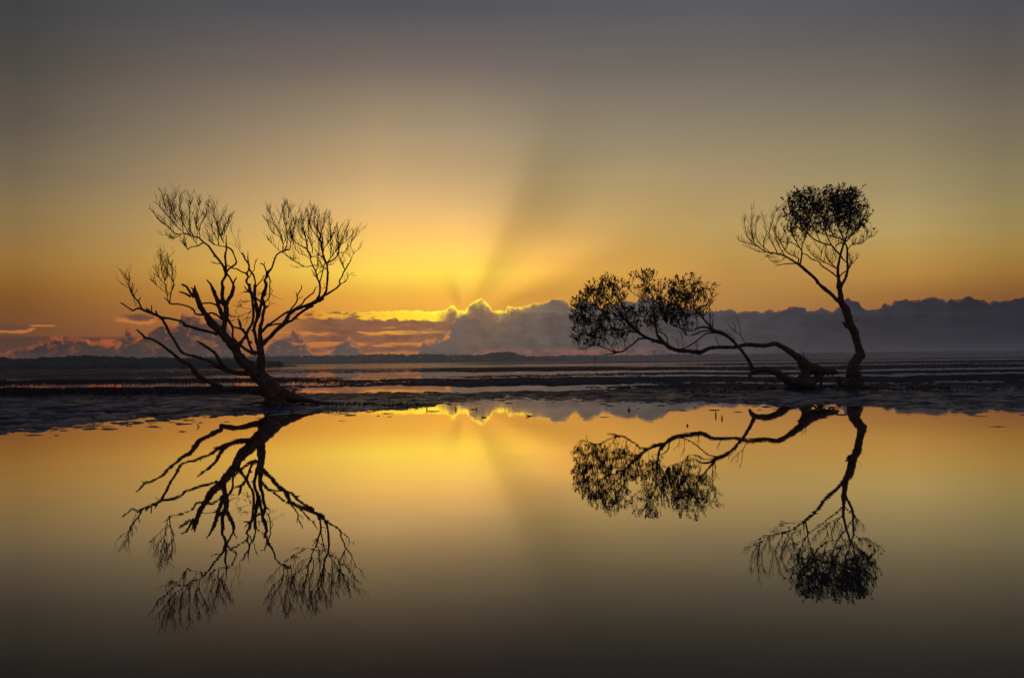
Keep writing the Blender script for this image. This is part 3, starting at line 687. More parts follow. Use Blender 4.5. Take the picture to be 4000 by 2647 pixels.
('limb',0,[(-112.5,1.9,322.4,1.32),(-108.2,9.2,321.1,1.32),(-105.3,16.1,317.6,1.59),(-97.1,29.4,315.9,1.61),(-89.9,42.9,310.8,1.62),(-83.3,53.8,308.2,2.06)]),
('stub',0,[(-76.8,45.6,266.5,2.16),(-81.2,42.6,271.7,1.29),(-84.8,39.8,277.1,0.75)]),
('stub',0,[(-75.5,48.3,264.1,1.95),(-82.4,46.1,264.5,1.73),(-87.5,44.5,264.2,0.97)]),
('twig',0.25,[(-85.5,45.8,262.9,0.38),(-95.6,43.5,259,0.32),(-102.1,42,255.1,0.22)]),
('limb',0,[(-60.3,41.7,280.5,3.17),(-61.9,44.9,264.6,3.24),(-61.9,46.5,253.1,3.47),(-59.6,46.7,239.1,3.82),(-56.2,44.9,225.1,4.62),(-53.6,44,211.1,5.08),(-56.9,45.1,197.3,4.16),(-62.5,48,185.9,3.59),(-65.1,52.5,172.2,3.83),(-63.2,57.4,157.2,3.61),(-61.3,60.5,142.1,4.08),(-57.4,61,133.9,4.08)]),
('limb',0,[(-37.2,11.7,141.9,7.38),(-37.6,11.3,153.3,5.68),(-37.3,8.7,169.1,4.87),(-34.8,5.1,181.4,4.3),(-29.3,1.4,194.7,3.95),(-28.4,0.6,206,3.72),(-25.9,1.3,217.3,3.5),(-24.5,2.6,226.5,3.62),(-29.6,4.3,238,4.81),(-31.3,5,246,3.51),(-28,4.9,257.3,3.51),(-21.6,2.4,270.6,3.5),(-19.9,-1,281.6,3.72)]),
('limb',0,[(-52,44.4,204.1,3.47),(-41.3,22.4,221.1,3.43),(-31.9,4.4,234.6,3.96)]),
('limb',0,[(-32.4,4.4,235.7,2.37),(-51.6,25.3,247.2,2.4),(-67.1,42.9,258.1,2.66)]),
('stub',0,[(-22.6,1.9,223,2.6),(-18.1,-0,225.6,2.14),(-13.7,-2,228.5,1.13)]),
('limb',0,[(-26.8,4.4,235.1,1.24),(-15.4,0.7,243.2,1.35),(-12.1,-0.9,252.1,1.41),(-10.8,-3.3,267.7,1.41),(-9.4,-7.7,282,1.35)]),
('limb',0,[(-9.2,-7.7,279,1.31),(-12.3,4.2,285.5,1.32),(-22.3,26.8,297.6,1.5),(-30.4,42.8,305.9,1.62)]),
('twig',0.6,[(-8.7,-4.5,267.6,0.84),(-3.4,-6.2,260.6,0.79),(-7.2,-7.6,254.9,0.67),(-21,-10.6,253.1,0.79),(-31.5,-12.8,252.5,0.56),(-37.7,-14.5,247.9,0.5)]),
('twig',0.6,[(-16.2,1.5,241,0.45),(-15.3,0.3,235.3,0.45),(-11.6,-0.8,230.6,0.45),(-16.1,-2.9,221.5,0.28)]),
('twig',0.6,[(-9.3,-0.7,254.4,0.34),(-4.3,-2.3,247.4,0.28),(-3.9,-3.8,239.9,0.23)]),
('twig',0.6,[(-16.8,-9.5,253.1,0.39),(-14.1,-11,245.7,0.34),(-13.2,-12.2,239.9,0.34)]),
('limb',0,[(-27.4,5,250.8,3.96),(-22.2,2.1,265.3,3.27),(-20.7,1.3,276.9,3.16),(-24,1.1,284.3,2.95),(-22.8,0.8,289.5,2.42),(-18.4,0.1,295.8,3.27),(-16.1,-2.1,304,3.68),(-10.6,-4.5,307.9,2.63),(-4.2,-8.3,314.8,2.2),(0.5,-13.2,324.7,2.09),(4.7,-16.9,332.6,1.88),(9.9,-20.3,341.5,1.82),(15.6,-21.8,345.4,1.56),(22.2,-22.8,348.4,1.77),(28.6,-23.2,350.9,1.56)]),
('limb',0,[(-31.5,42.8,305.9,1.94),(-37.1,47.1,320.5,1.62),(-42.2,49.6,328.5,1.51),(-50,51.9,332.1,1.41)]),
('stub',0,[(-40,48.9,328.9,0.97),(-39.6,49.5,332.3,0.76),(-40,50.1,335.6,0.43)]),
('limb',0,[(-36,11.7,137.3,6.81),(-21,7.2,148.4,4.98),(-6.4,0.1,160.5,4.96),(6.8,-6.2,172.5,4.95),(20.9,-8,183.6,5.34),(28.8,-8.1,193.6,4.38),(34.6,-8.6,205.9,4.04),(42.9,-10.2,213.6,4.6),(52.6,-12.8,217.3,3.47),(71.5,-20.5,223.3,3.68),(89.2,-28.7,228.1,4),(106.7,-35.6,234.7,5.53),(119.4,-38.6,241,5.25)]),
('limb',0,[(26.5,-8.1,186.9,3.93),(42.4,-12.8,192.1,2.91),(53.7,-16.9,200.8,3.13),(67.3,-21.7,210.4,3.34),(82,-26.6,218.9,3.45),(95.3,-30.8,225.1,3.33)]),
('stub',0,[(50.2,-16.6,196.3,1.68),(54.9,-17.5,196,1.34),(60.6,-18.6,196.3,0.78)]),
('limb',0,[(-33.9,8.7,166.8,3.4),(-18.9,4.1,181.2,3.39),(-10.2,1.8,186.6,2.6),(5.7,-2.3,196.4,2.37),(20.4,-6.3,206.2,2.47),(34.9,-9.9,213.2,2.81)]),
('stub',0,[(-17.7,4.1,182.3,2.26),(-17.8,4.9,185.1,2.49),(-17.6,5.4,186.9,1.7)]),
('limb',0,[(-15.5,4.1,180.6,2.04),(-1.3,-1.6,184.1,2.03),(15.2,-8,185.3,2.02)]),
('limb',0,[(36.6,-9.9,212.6,1.8),(39.7,-6.7,220.6,1.69),(46.8,-3.7,228.7,1.69),(51.9,-1.7,240.1,1.69),(51.2,-0.8,249.2,1.41),(48,0.6,258.6,0.73)]),
('limb',0,[(52,-0.9,248,1.24),(55.7,1.3,258.4,1.24),(60.8,3.4,267.6,1.24),(59.3,4.9,274.8,0.68)]),
('stub',0,[(53.7,-2,242.8,0.9),(60.6,-0.4,245.7,0.79),(64,0.7,250.1,0.4)]),
('limb',0,[(46.8,-11.9,218,1.91),(66.5,-18.7,228.5,1.79),(73.8,-20.6,238.4,1.78),(83,-21.7,246,1.67),(95.1,-25,254.6,1.56),(99.3,-28.4,262.1,1.39),(105.7,-32.8,268.8,0.55)]),
('limb',0,[(106.8,-34.3,234.9,4.65),(113.4,-35.6,237.9,4.13),(119.8,-36.6,244,3.72),(122.5,-36.9,248,3.1),(127.3,-37.5,257.3,2.68),(128.7,-38.6,267.5,2.37),(130.8,-42.2,279.6,2.57),(133.6,-49.6,295.3,2.56),(133.6,-54.8,307,2.15),(133.3,-57.6,314.9,2.04),(128.7,-59.9,323.9,1.83),(125.9,-60.8,337.1,1.53),(122.8,-60.4,349.5,1.43),(120.7,-60.1,355.8,1.12)]),
('limb',0,[(119.9,-36.8,244.5,2.48),(124.4,-38.3,246.4,2.37),(134.4,-41.5,251.7,2.32),(146.9,-46.3,258.4,2.16),(155,-50.5,263,2.05),(162.6,-56.8,270.6,2.04),(162,-61,276.3,1.63),(169,-67.5,284.8,1.52),(173.8,-72.9,294.3,1.52),(176.7,-74.8,298.1,1.41),(184.7,-78.6,308.8,1.26),(192.3,-81.1,320.5,1.01)]),
('twig',0.6,[(191.3,-81.1,319.5,0.81),(194.8,-83.2,325.3,0.6),(198.4,-86.2,334,0.5),(211.5,-91,342.3,0.4),(218.6,-94,348.8,0.25)]),
('twig',0.6,[(176.8,-75,297.6,1.11),(172.3,-72.4,312.7,1.01),(167.1,-71.9,321,0.91),(164,-71.3,331.3,0.71),(162.6,-69.4,343.8,0.71),(160.3,-65.5,354.6,0.61)]),
('twig',0.6,[(167.5,-71.6,321,0.61),(169.7,-69.7,330.4,0.56),(174.4,-67.5,339.8,0.51),(183.9,-64.2,352.5,0.36)]),
('twig',0.6,[(193.3,-81.1,322.1,0.45),(188,-79.4,328.9,0.4),(185,-77,340.4,0.35),(185.1,-74.9,350.9,0.3)]),
('twig',0.6,[(162.2,-55.1,269.2,0.92),(174,-57.7,274,0.82),(180.8,-60.2,284.4,0.61),(187.4,-62.5,293.3,0.51),(194.4,-64.8,283.8,0.25)]),
('limb',0,[(104.7,-34.3,236,3.31),(108.9,-29.7,246.7,2.69),(110,-25.7,256.4,2.39),(109,-21.2,269.4,2.6),(107.5,-19.3,277.9,2.61),(103.1,-18.3,286.5,2.19),(100.9,-17.8,294.9,2.09),(97.6,-16.7,305.6,1.88),(90.5,-13.5,318.6,1.57),(84.5,-8.2,332,1.47),(82.7,-2.9,343.3,1.47),(74.5,4.3,356,1.37),(69.4,7.8,361.9,1.06),(56.3,13.1,366,0.64)]),
('limb',0,[(108,-19.1,277.9,1.56),(112.9,-22,291.2,1.46),(116.2,-24.5,303.4,1.3),(118.7,-26.3,311.6,1.14),(121.3,-28.4,321.7,1.04)]),
('twig',0.6,[(99.1,-16.8,305,1.3),(102,-13.2,316.4,0.94),(102.5,-10.9,328.3,0.84),(102.2,-9.4,340.1,0.94),(105.3,-4.5,360.8,0.63)]),
('twig',0.6,[(103.5,-17.7,294.9,0.83),(110.3,-21.9,301.7,0.73),(118.1,-26.1,307.4,0.73)]),
('stub',0,[(100,-18.2,290.7,1.36),(93.5,-15.2,299.5,1.04),(87.5,-12.1,308.5,0.68)]),
('twig',0.6,[(97.9,-18.2,291.8,0.52),(92.4,-17.1,294,0.42),(88,-16.1,296.3,0.26)]),
('twig',0.6,[(90.8,-12.4,317.7,0.94),(82.4,-10.3,316.5,0.84),(71,-7,315.9,0.73),(57.2,-2.6,323.5,0.63),(42.9,-0.3,330.3,0.63),(33.5,-0.7,338.8,0.53),(18.8,-0.8,349.5,0.42)]),
('twig',0.6,[(70.9,-6.7,316,0.42),(57.3,-2.9,315.8,0.32),(47,-0,316.3,0.21)]),
('twig',0.6,[(41.8,-0.3,331.3,0.47),(42.6,2.9,347.7,0.42),(40.3,5.6,361.9,0.26)]),
('twig',0.6,[(85.7,-4.6,338.8,0.74),(97.1,-10,338,0.73),(105.7,-15.5,329.8,0.84),(113.4,-21.6,319.5,0.83),(118.6,-26.1,311.6,0.83)]),
('twig',0.6,[(102.2,-9.6,343.2,0.73),(114.8,-31.4,336,0.93),(128.1,-59.3,324,0.92)]),
('twig',0.6,[(90.8,-12.4,317.7,0.63),(98.3,-19.6,316.8,0.73),(118.9,-40.1,309.9,0.82),(132.4,-54,304.6,0.92)]),
('twig',0.6,[(111.7,-23.9,264.9,0.62),(118.2,-29.4,263.3,0.62),(128,-38.1,265.5,0.62)]),
('limb',0,[(-82,3.4,137.7,3.39),(-70.9,3.9,128.5,3.17),(-62,4.3,122.8,3.51),(-53.1,4.7,119.3,5.2),(-41.9,5.1,119.2,3.96)]),
('limb',0,[(-50.8,4.7,120.4,5.09),(-47.1,3.7,116.9,4.52),(-45.2,3,114.1,2.83)]),
('limb',0,[(-71.6,16.3,160.6,3.41),(-65.9,12.7,147.9,2.95),(-61.5,9.7,137.6,2.95),(-57.3,7,128.4,2.94),(-53.1,4.7,120.4,3.96)]),
('stub',0,[(-62.3,10.5,141,2.27),(-59.3,9.8,143.2,3.06),(-57.4,9.3,144.9,2.27)]),
('limb',0,[(-110.9,2,200.1,2.82),(-103.9,1.3,188.7,3.5),(-99.2,0.8,180.7,2.93),(-97.3,0.3,170.5,2.37),(-97.7,-0.3,159.2,2.59),(-95.2,-0.9,147.9,2.82)]),
('limb',0,[(-99.2,0.8,180.7,2.14),(-93.5,3.9,178.5,2.15),(-84.8,8.4,175.8,2.61),(-78.1,12,172.5,2.95),(-73.9,16.3,164,3.19)]),
('stub',0,[(-81.8,11.2,174.7,2.84),(-85.6,13.8,188,3.07),(-90.3,16.1,198.7,2.05)]),
('limb',0,[(-107.4,-1.7,153.6,2.37),(-94.6,0.5,150.1,2.37),(-88.3,1.9,144.5,2.6),(-83.2,3.4,136.5,2.94)]),
('stub',0,[(-66.5,53.2,171,2.32),(-70.3,52.4,172.2,1.86),(-73,51.7,174,1.39)]),
('twig',0.6,[(-64.3,38,244.3,0.52),(-76.3,30.6,239.3,0.46),(-85.8,24.8,236.7,0.34),(-94.9,18,228.3,0.23)]),
('twig',0.6,[(-60.8,30.6,221.9,0.52),(-73.7,26.3,224,0.4),(-79.9,24.2,225.1,0.34),(-93.2,19.6,229.5,0.23)]),
('twig',0.6,[(-60.1,28.3,219.4,0.69),(-72.3,18.3,210.9,0.57),(-84.6,11.1,203.8,0.45),(-99.7,2.2,202.3,0.34),(-102.6,-2.4,206.6,0.23)]),
('twig',0.6,[(-71.9,31.3,240.4,0.4),(-83.6,25,232.1,0.34),(-92.2,19.9,223.8,0.29),(-98.7,15.7,216.7,0.23)]),
('twig',0.6,[(-60.8,26.9,207.8,0.52),(-67.3,20.7,198.4,0.4),(-71.4,15.9,190.2,0.34),(-74.5,11.3,182.1,0.23)]),
('twig',0.6,[(-65.2,28.3,217.2,0.46),(-70.2,25.8,205.6,0.4),(-72.8,23.4,194,0.29)]),
('twig',0.6,[(-81,10.5,204.8,0.34),(-94.6,7,195.7,0.28),(-101.9,5.2,191.1,0.23)]),
('twig',1,[(-205,-15.8,393,1.23),(-208.7,-11,415.3,1.07),(-212.7,-5.3,431.3,0.91),(-220.3,2.8,447.9,0.75),(-224.6,11.2,471.4,0.58),(-223.2,13.8,487.1,0.42)]),
('twig',1,[(-209.1,-15.8,401.3,1.07),(-228.5,-12.9,416.9,0.99),(-240.4,-8.3,431.1,0.82),(-256.6,-5.4,448.4,0.74),(-268.8,-7.9,464.7,0.58),(-278.7,-9.4,470.4,0.41)]),
('twig',1,[(-209.1,-15.8,393,1.07),(-220.4,-20.2,392.4,0.98),(-234.2,-26.6,406.3,0.82),(-250,-42.6,421.8,0.73),(-255.7,-53.5,434.5,0.56),(-255.4,-55.9,438.6,0.4)]),
('twig',1,[(-193.3,-14.2,391.4,0.99),(-211,0.6,417.3,0.83),(-231.6,10,442.7,0.75),(-253.5,22,467.1,0.59),(-260.4,32.1,484.5,0.42)]),
('twig',1,[(-189.2,-14.2,391.4,1.07),(-187.9,-21.4,413.3,0.98),(-183.6,-34,437.3,0.81),(-180.1,-38.7,457.7,0.65),(-179.3,-40.1,478.7,0.4)]),
('twig',1,[(-171.6,-6.5,382.5,1.24),(-172.6,-3.9,406.2,1.07),(-166.7,-2.1,423.1,0.91),(-160,6.5,446.3,0.75),(-158.7,16.1,472.6,0.5)]),
('twig',1,[(-173.7,-9.5,385.3,0.91),(-181.8,2.5,410.7,0.83),(-187.2,20.4,439.1,0.67),(-189.8,46.3,481.5,0.42)]),
('twig',1,[(-176,-3.6,366.3,0.91),(-186.5,1.9,380.6,0.91),(-200.4,13.6,402.7,0.83),(-208.5,23.2,421.2,0.67)]),
('limb',0,[(-165.2,-3.6,373.7,1.82),(-176,-8,365.7,1.48),(-187.6,-12,363.6,1.23),(-196,-15.6,356.5,1.15)]),
('twig',1,[(-195.2,-15.6,357.3,1.15),(-201.3,-18.8,371,0.98),(-201.3,-22.7,390.2,0.9)]),
('twig',1,[(-217.6,-19.1,394.2,0.74),(-229.1,-19.1,382.8,0.66),(-235.7,-19.1,386.1,0.49),(-236.2,-19.1,393.6,0.41)]),
('twig',1,[(-209.1,-15.8,393,0.74),(-221.7,-21,383.2,0.57),(-227.9,-23.9,377.1,0.41)]),
('twig',1,[(-211,-11.4,408.7,0.74),(-225.1,-5.3,426.5,0.66),(-239.8,5.7,452,0.58),(-242.6,20.1,478.5,0.42),(-237.1,28.9,498.9,0.34)]),
('twig',1,[(-238.5,-8.8,431,0.66),(-244.3,-26.1,462.5,0.57),(-243.8,-31.1,478,0.41),(-235.8,-34.4,480.5,0.32)]),
('twig',1,[(-147.5,49.6,373.7,1.1),(-152.8,56.9,402.3,0.94),(-156.4,64.4,431.2,0.86),(-163.3,64.3,448.5,0.69),(-177.1,64.6,474.7,0.51)]),
('twig',1,[(-125.3,18.9,377.4,1),(-133.5,25.3,390.3,0.84),(-129.3,37.1,417.6,0.76),(-120.6,41.2,437,0.59),(-112.5,44.7,451.3,0.42)]),
('twig',1,[(-148.4,49.6,376.3,0.93),(-152.8,45.3,393.6,0.76),(-158.5,37.9,409.6,0.68),(-158.9,29.9,423.5,0.59),(-166.5,23.5,439.4,0.42)]),
('twig',1,[(-125.3,18.9,376.6,0.92),(-135.2,16.1,402.4,0.75),(-138.6,14.1,422.3,0.67)]),
('twig',1,[(-149.2,49.6,375.4,0.85),(-159.5,45.2,376.6,0.76),(-165.8,39.2,387.7,0.68),(-164.1,34.9,400.6,0.59),(-172.7,33,410.6,0.34)]),
('twig',1,[(-156,63.4,427.6,0.77),(-149.3,68.5,444,0.69),(-142.7,74.1,462.3,0.34)]),
('twig',1,[(-129.5,23.6,383.3,0.75),(-123,38.4,422.9,0.68),(-122.2,45.6,446.4,0.42)]),
('twig',1,[(-161.5,64.3,448.5,0.6),(-165.7,66.2,468,0.51),(-166.3,67.8,484.7,0.34)]),
('twig',1,[(25,-23.2,349.2,1.26),(22.4,-16.6,375.7,1.12),(16.1,-15.6,392.5,0.97),(8.7,-15.7,406.1,0.82),(-1.1,-12.8,421.7,0.67),(-11,-4.9,442.9,0.53),(-18.4,-0.3,452.2,0.38)]),
('twig',1,[(17.7,-15.8,383.4,0.75),(0.1,-27.1,396.8,0.59),(-5.4,-40.3,415.4,0.52),(-14.7,-46.1,429.3,0.37)]),
('twig',1,[(31,-23.2,351.4,1.11),(34.7,-15.1,378.8,1.04),(27.9,-6.8,401.3,0.97),(25.5,4.7,421.5,0.75),(15.1,17.2,445.3,0.53),(14.2,23.2,464.1,0.38)]),
('twig',1,[(33.4,5.6,357.7,1.28),(39.2,-1.6,383.9,0.98),(44.8,-2.4,404.9,0.83),(48.8,-3.1,422.9,0.68),(60.2,-11.5,448.5,0.37)]),
('twig',1,[(26.1,5.2,420.1,0.6),(28.8,14.6,440,0.53),(26.3,26.6,467,0.31)]),
('twig',1,[(10.2,-15.7,407.6,0.67),(14.4,-4.1,432.2,0.6),(18.1,4.1,448.9,0.45),(21.6,7.9,460.3,0.3)]),
('twig',1,[(21.8,-22.5,349.4,0.74),(10.5,-27.1,357.8,0.59),(0.3,-32.6,370.5,0.52),(-3.4,-35.2,377.6,0.3)]),
('twig',1,[(19.3,-0.8,350.1,0.68),(29.8,-0.6,341.7,0.6),(41.7,-0.3,332.5,0.68)]),
('twig',1,[(24,-22.5,347.8,1.64),(33,-22.5,351.5,1.64),(41.5,-22.5,353.6,1.34)]),
('twig',1,[(85.1,-4.6,337.5,2.25),(75.6,-2.6,356.1,1.95),(71.4,2.5,378.1,1.51),(64.5,11.5,400.9,1.14),(61.8,16.6,420.1,0.84),(63.1,17.7,441.8,0.53),(70.9,17.1,452.3,0.38)]),
('twig',1,[(73,4.9,357.9,1.51),(56.6,12.3,367.5,1.14),(40.3,22.2,378.3,0.91),(29.9,32.3,392.3,0.69),(24.1,42.3,412.6,0.54),(27.1,48.4,432.2,0.39)]),
('twig',1,[(86.2,0.1,347.2,1.2),(87.8,-2.9,357.4,1.13),(81.3,-6.9,379.6,0.97),(79.7,-11.9,396.9,0.75),(87.5,-24.8,418.7,0.59),(96.5,-36.3,443.4,0.37)]),
('twig',1,[(133.4,-57.2,315.5,2.77),(127.6,-57.2,327.3,2.55),(123.4,-57.7,343.4,2.19),(120.7,-64.5,367.4,1.82),(121.1,-68.8,381.3,1.3),(110.7,-70.7,395.7,0.8),(108.8,-68.5,418.1,0.58),(110.5,-66.2,441.2,0.36)]),
('twig',1,[(121.3,-66.5,375.9,1.23),(123.7,-58,394.8,0.95),(126.9,-52.9,413.3,0.66),(127.4,-48.1,434.9,0.37)]),
('twig',1,[(126.3,-60.4,344.5,1.31),(128.8,-55.5,354,1.09),(137.5,-48.6,369.6,0.95),(137.2,-40.4,391.7,0.74),(132,-23.6,418.4,0.52),(130.2,-8.8,442.2,0.37)]),
('twig',1,[(134.2,-57.2,317,1.6),(150.6,-55.2,327.3,1.39),(158.2,-53,339.3,1.1),(157.3,-45.2,361.1,0.95),(152.7,-37.1,383.1,0.74),(159.5,-33.8,401.4,0.52),(164,-33.7,411.8,0.37)]),
('twig',1,[(135.4,-59.3,319.6,1.17),(147.9,-69.1,331.4,0.94),(161.4,-77.6,347.5,0.79),(180.4,-85,359.3,0.65),(201.1,-101.4,375.3,0.5),(214.2,-110,379.5,0.28)]),
('twig',1,[(162.8,-70.8,336.8,0.8),(175.7,-62.7,342.2,0.65),(186.8,-45.1,366.7,0.51),(194.2,-37.1,382.7,0.29)]),
('twig',1,[(143.9,-64.5,327.7,0.94),(147.1,-74.8,351,0.79),(148.5,-83.9,367,0.65),(157.4,-97.6,382.1,0.5),(160.5,-105.1,390.9,0.28)]),
('twig',1,[(102.2,-9.6,341.2,1.05),(101.7,1.9,368.6,0.9),(99.2,6.2,387.5,0.68),(95,11.5,409.7,0.53),(96.2,25.9,439.9,0.38)]),
('twig',1,[(82.1,-4.6,335.3,0.83),(72.8,-9.4,341.6,0.75),(61.3,-16.8,345.2,0.67),(53.7,-27.2,358.8,0.59),(49.7,-34.2,378.7,0.52),(43.1,-36.9,393.2,0.29)]),
('twig',1,[(122.1,-63.9,367.5,0.87),(114.2,-73.3,377.8,0.72),(105.5,-84.8,390.5,0.57),(101.9,-92.9,409.4,0.43),(97.1,-96.4,420.3,0.29)]),
('twig',1,[(73.1,1.8,374.9,0.83),(57.5,9.3,388.4,0.68),(48.1,22.1,412,0.53),(47,37.8,437.9,0.38)]),
('twig',1,[(158.6,-44,361.2,0.66),(168.5,-42,379.2,0.59),(174.1,-40.1,397.3,0.44),(176.9,-39.2,404.8,0.29)]),
('twig',1,[(134.9,-57.2,311.1,0.66),(144.6,-55,314.2,0.51),(151.6,-53.4,317.3,0.29)])]
UP_AT=(10.016,23.5,0.09)
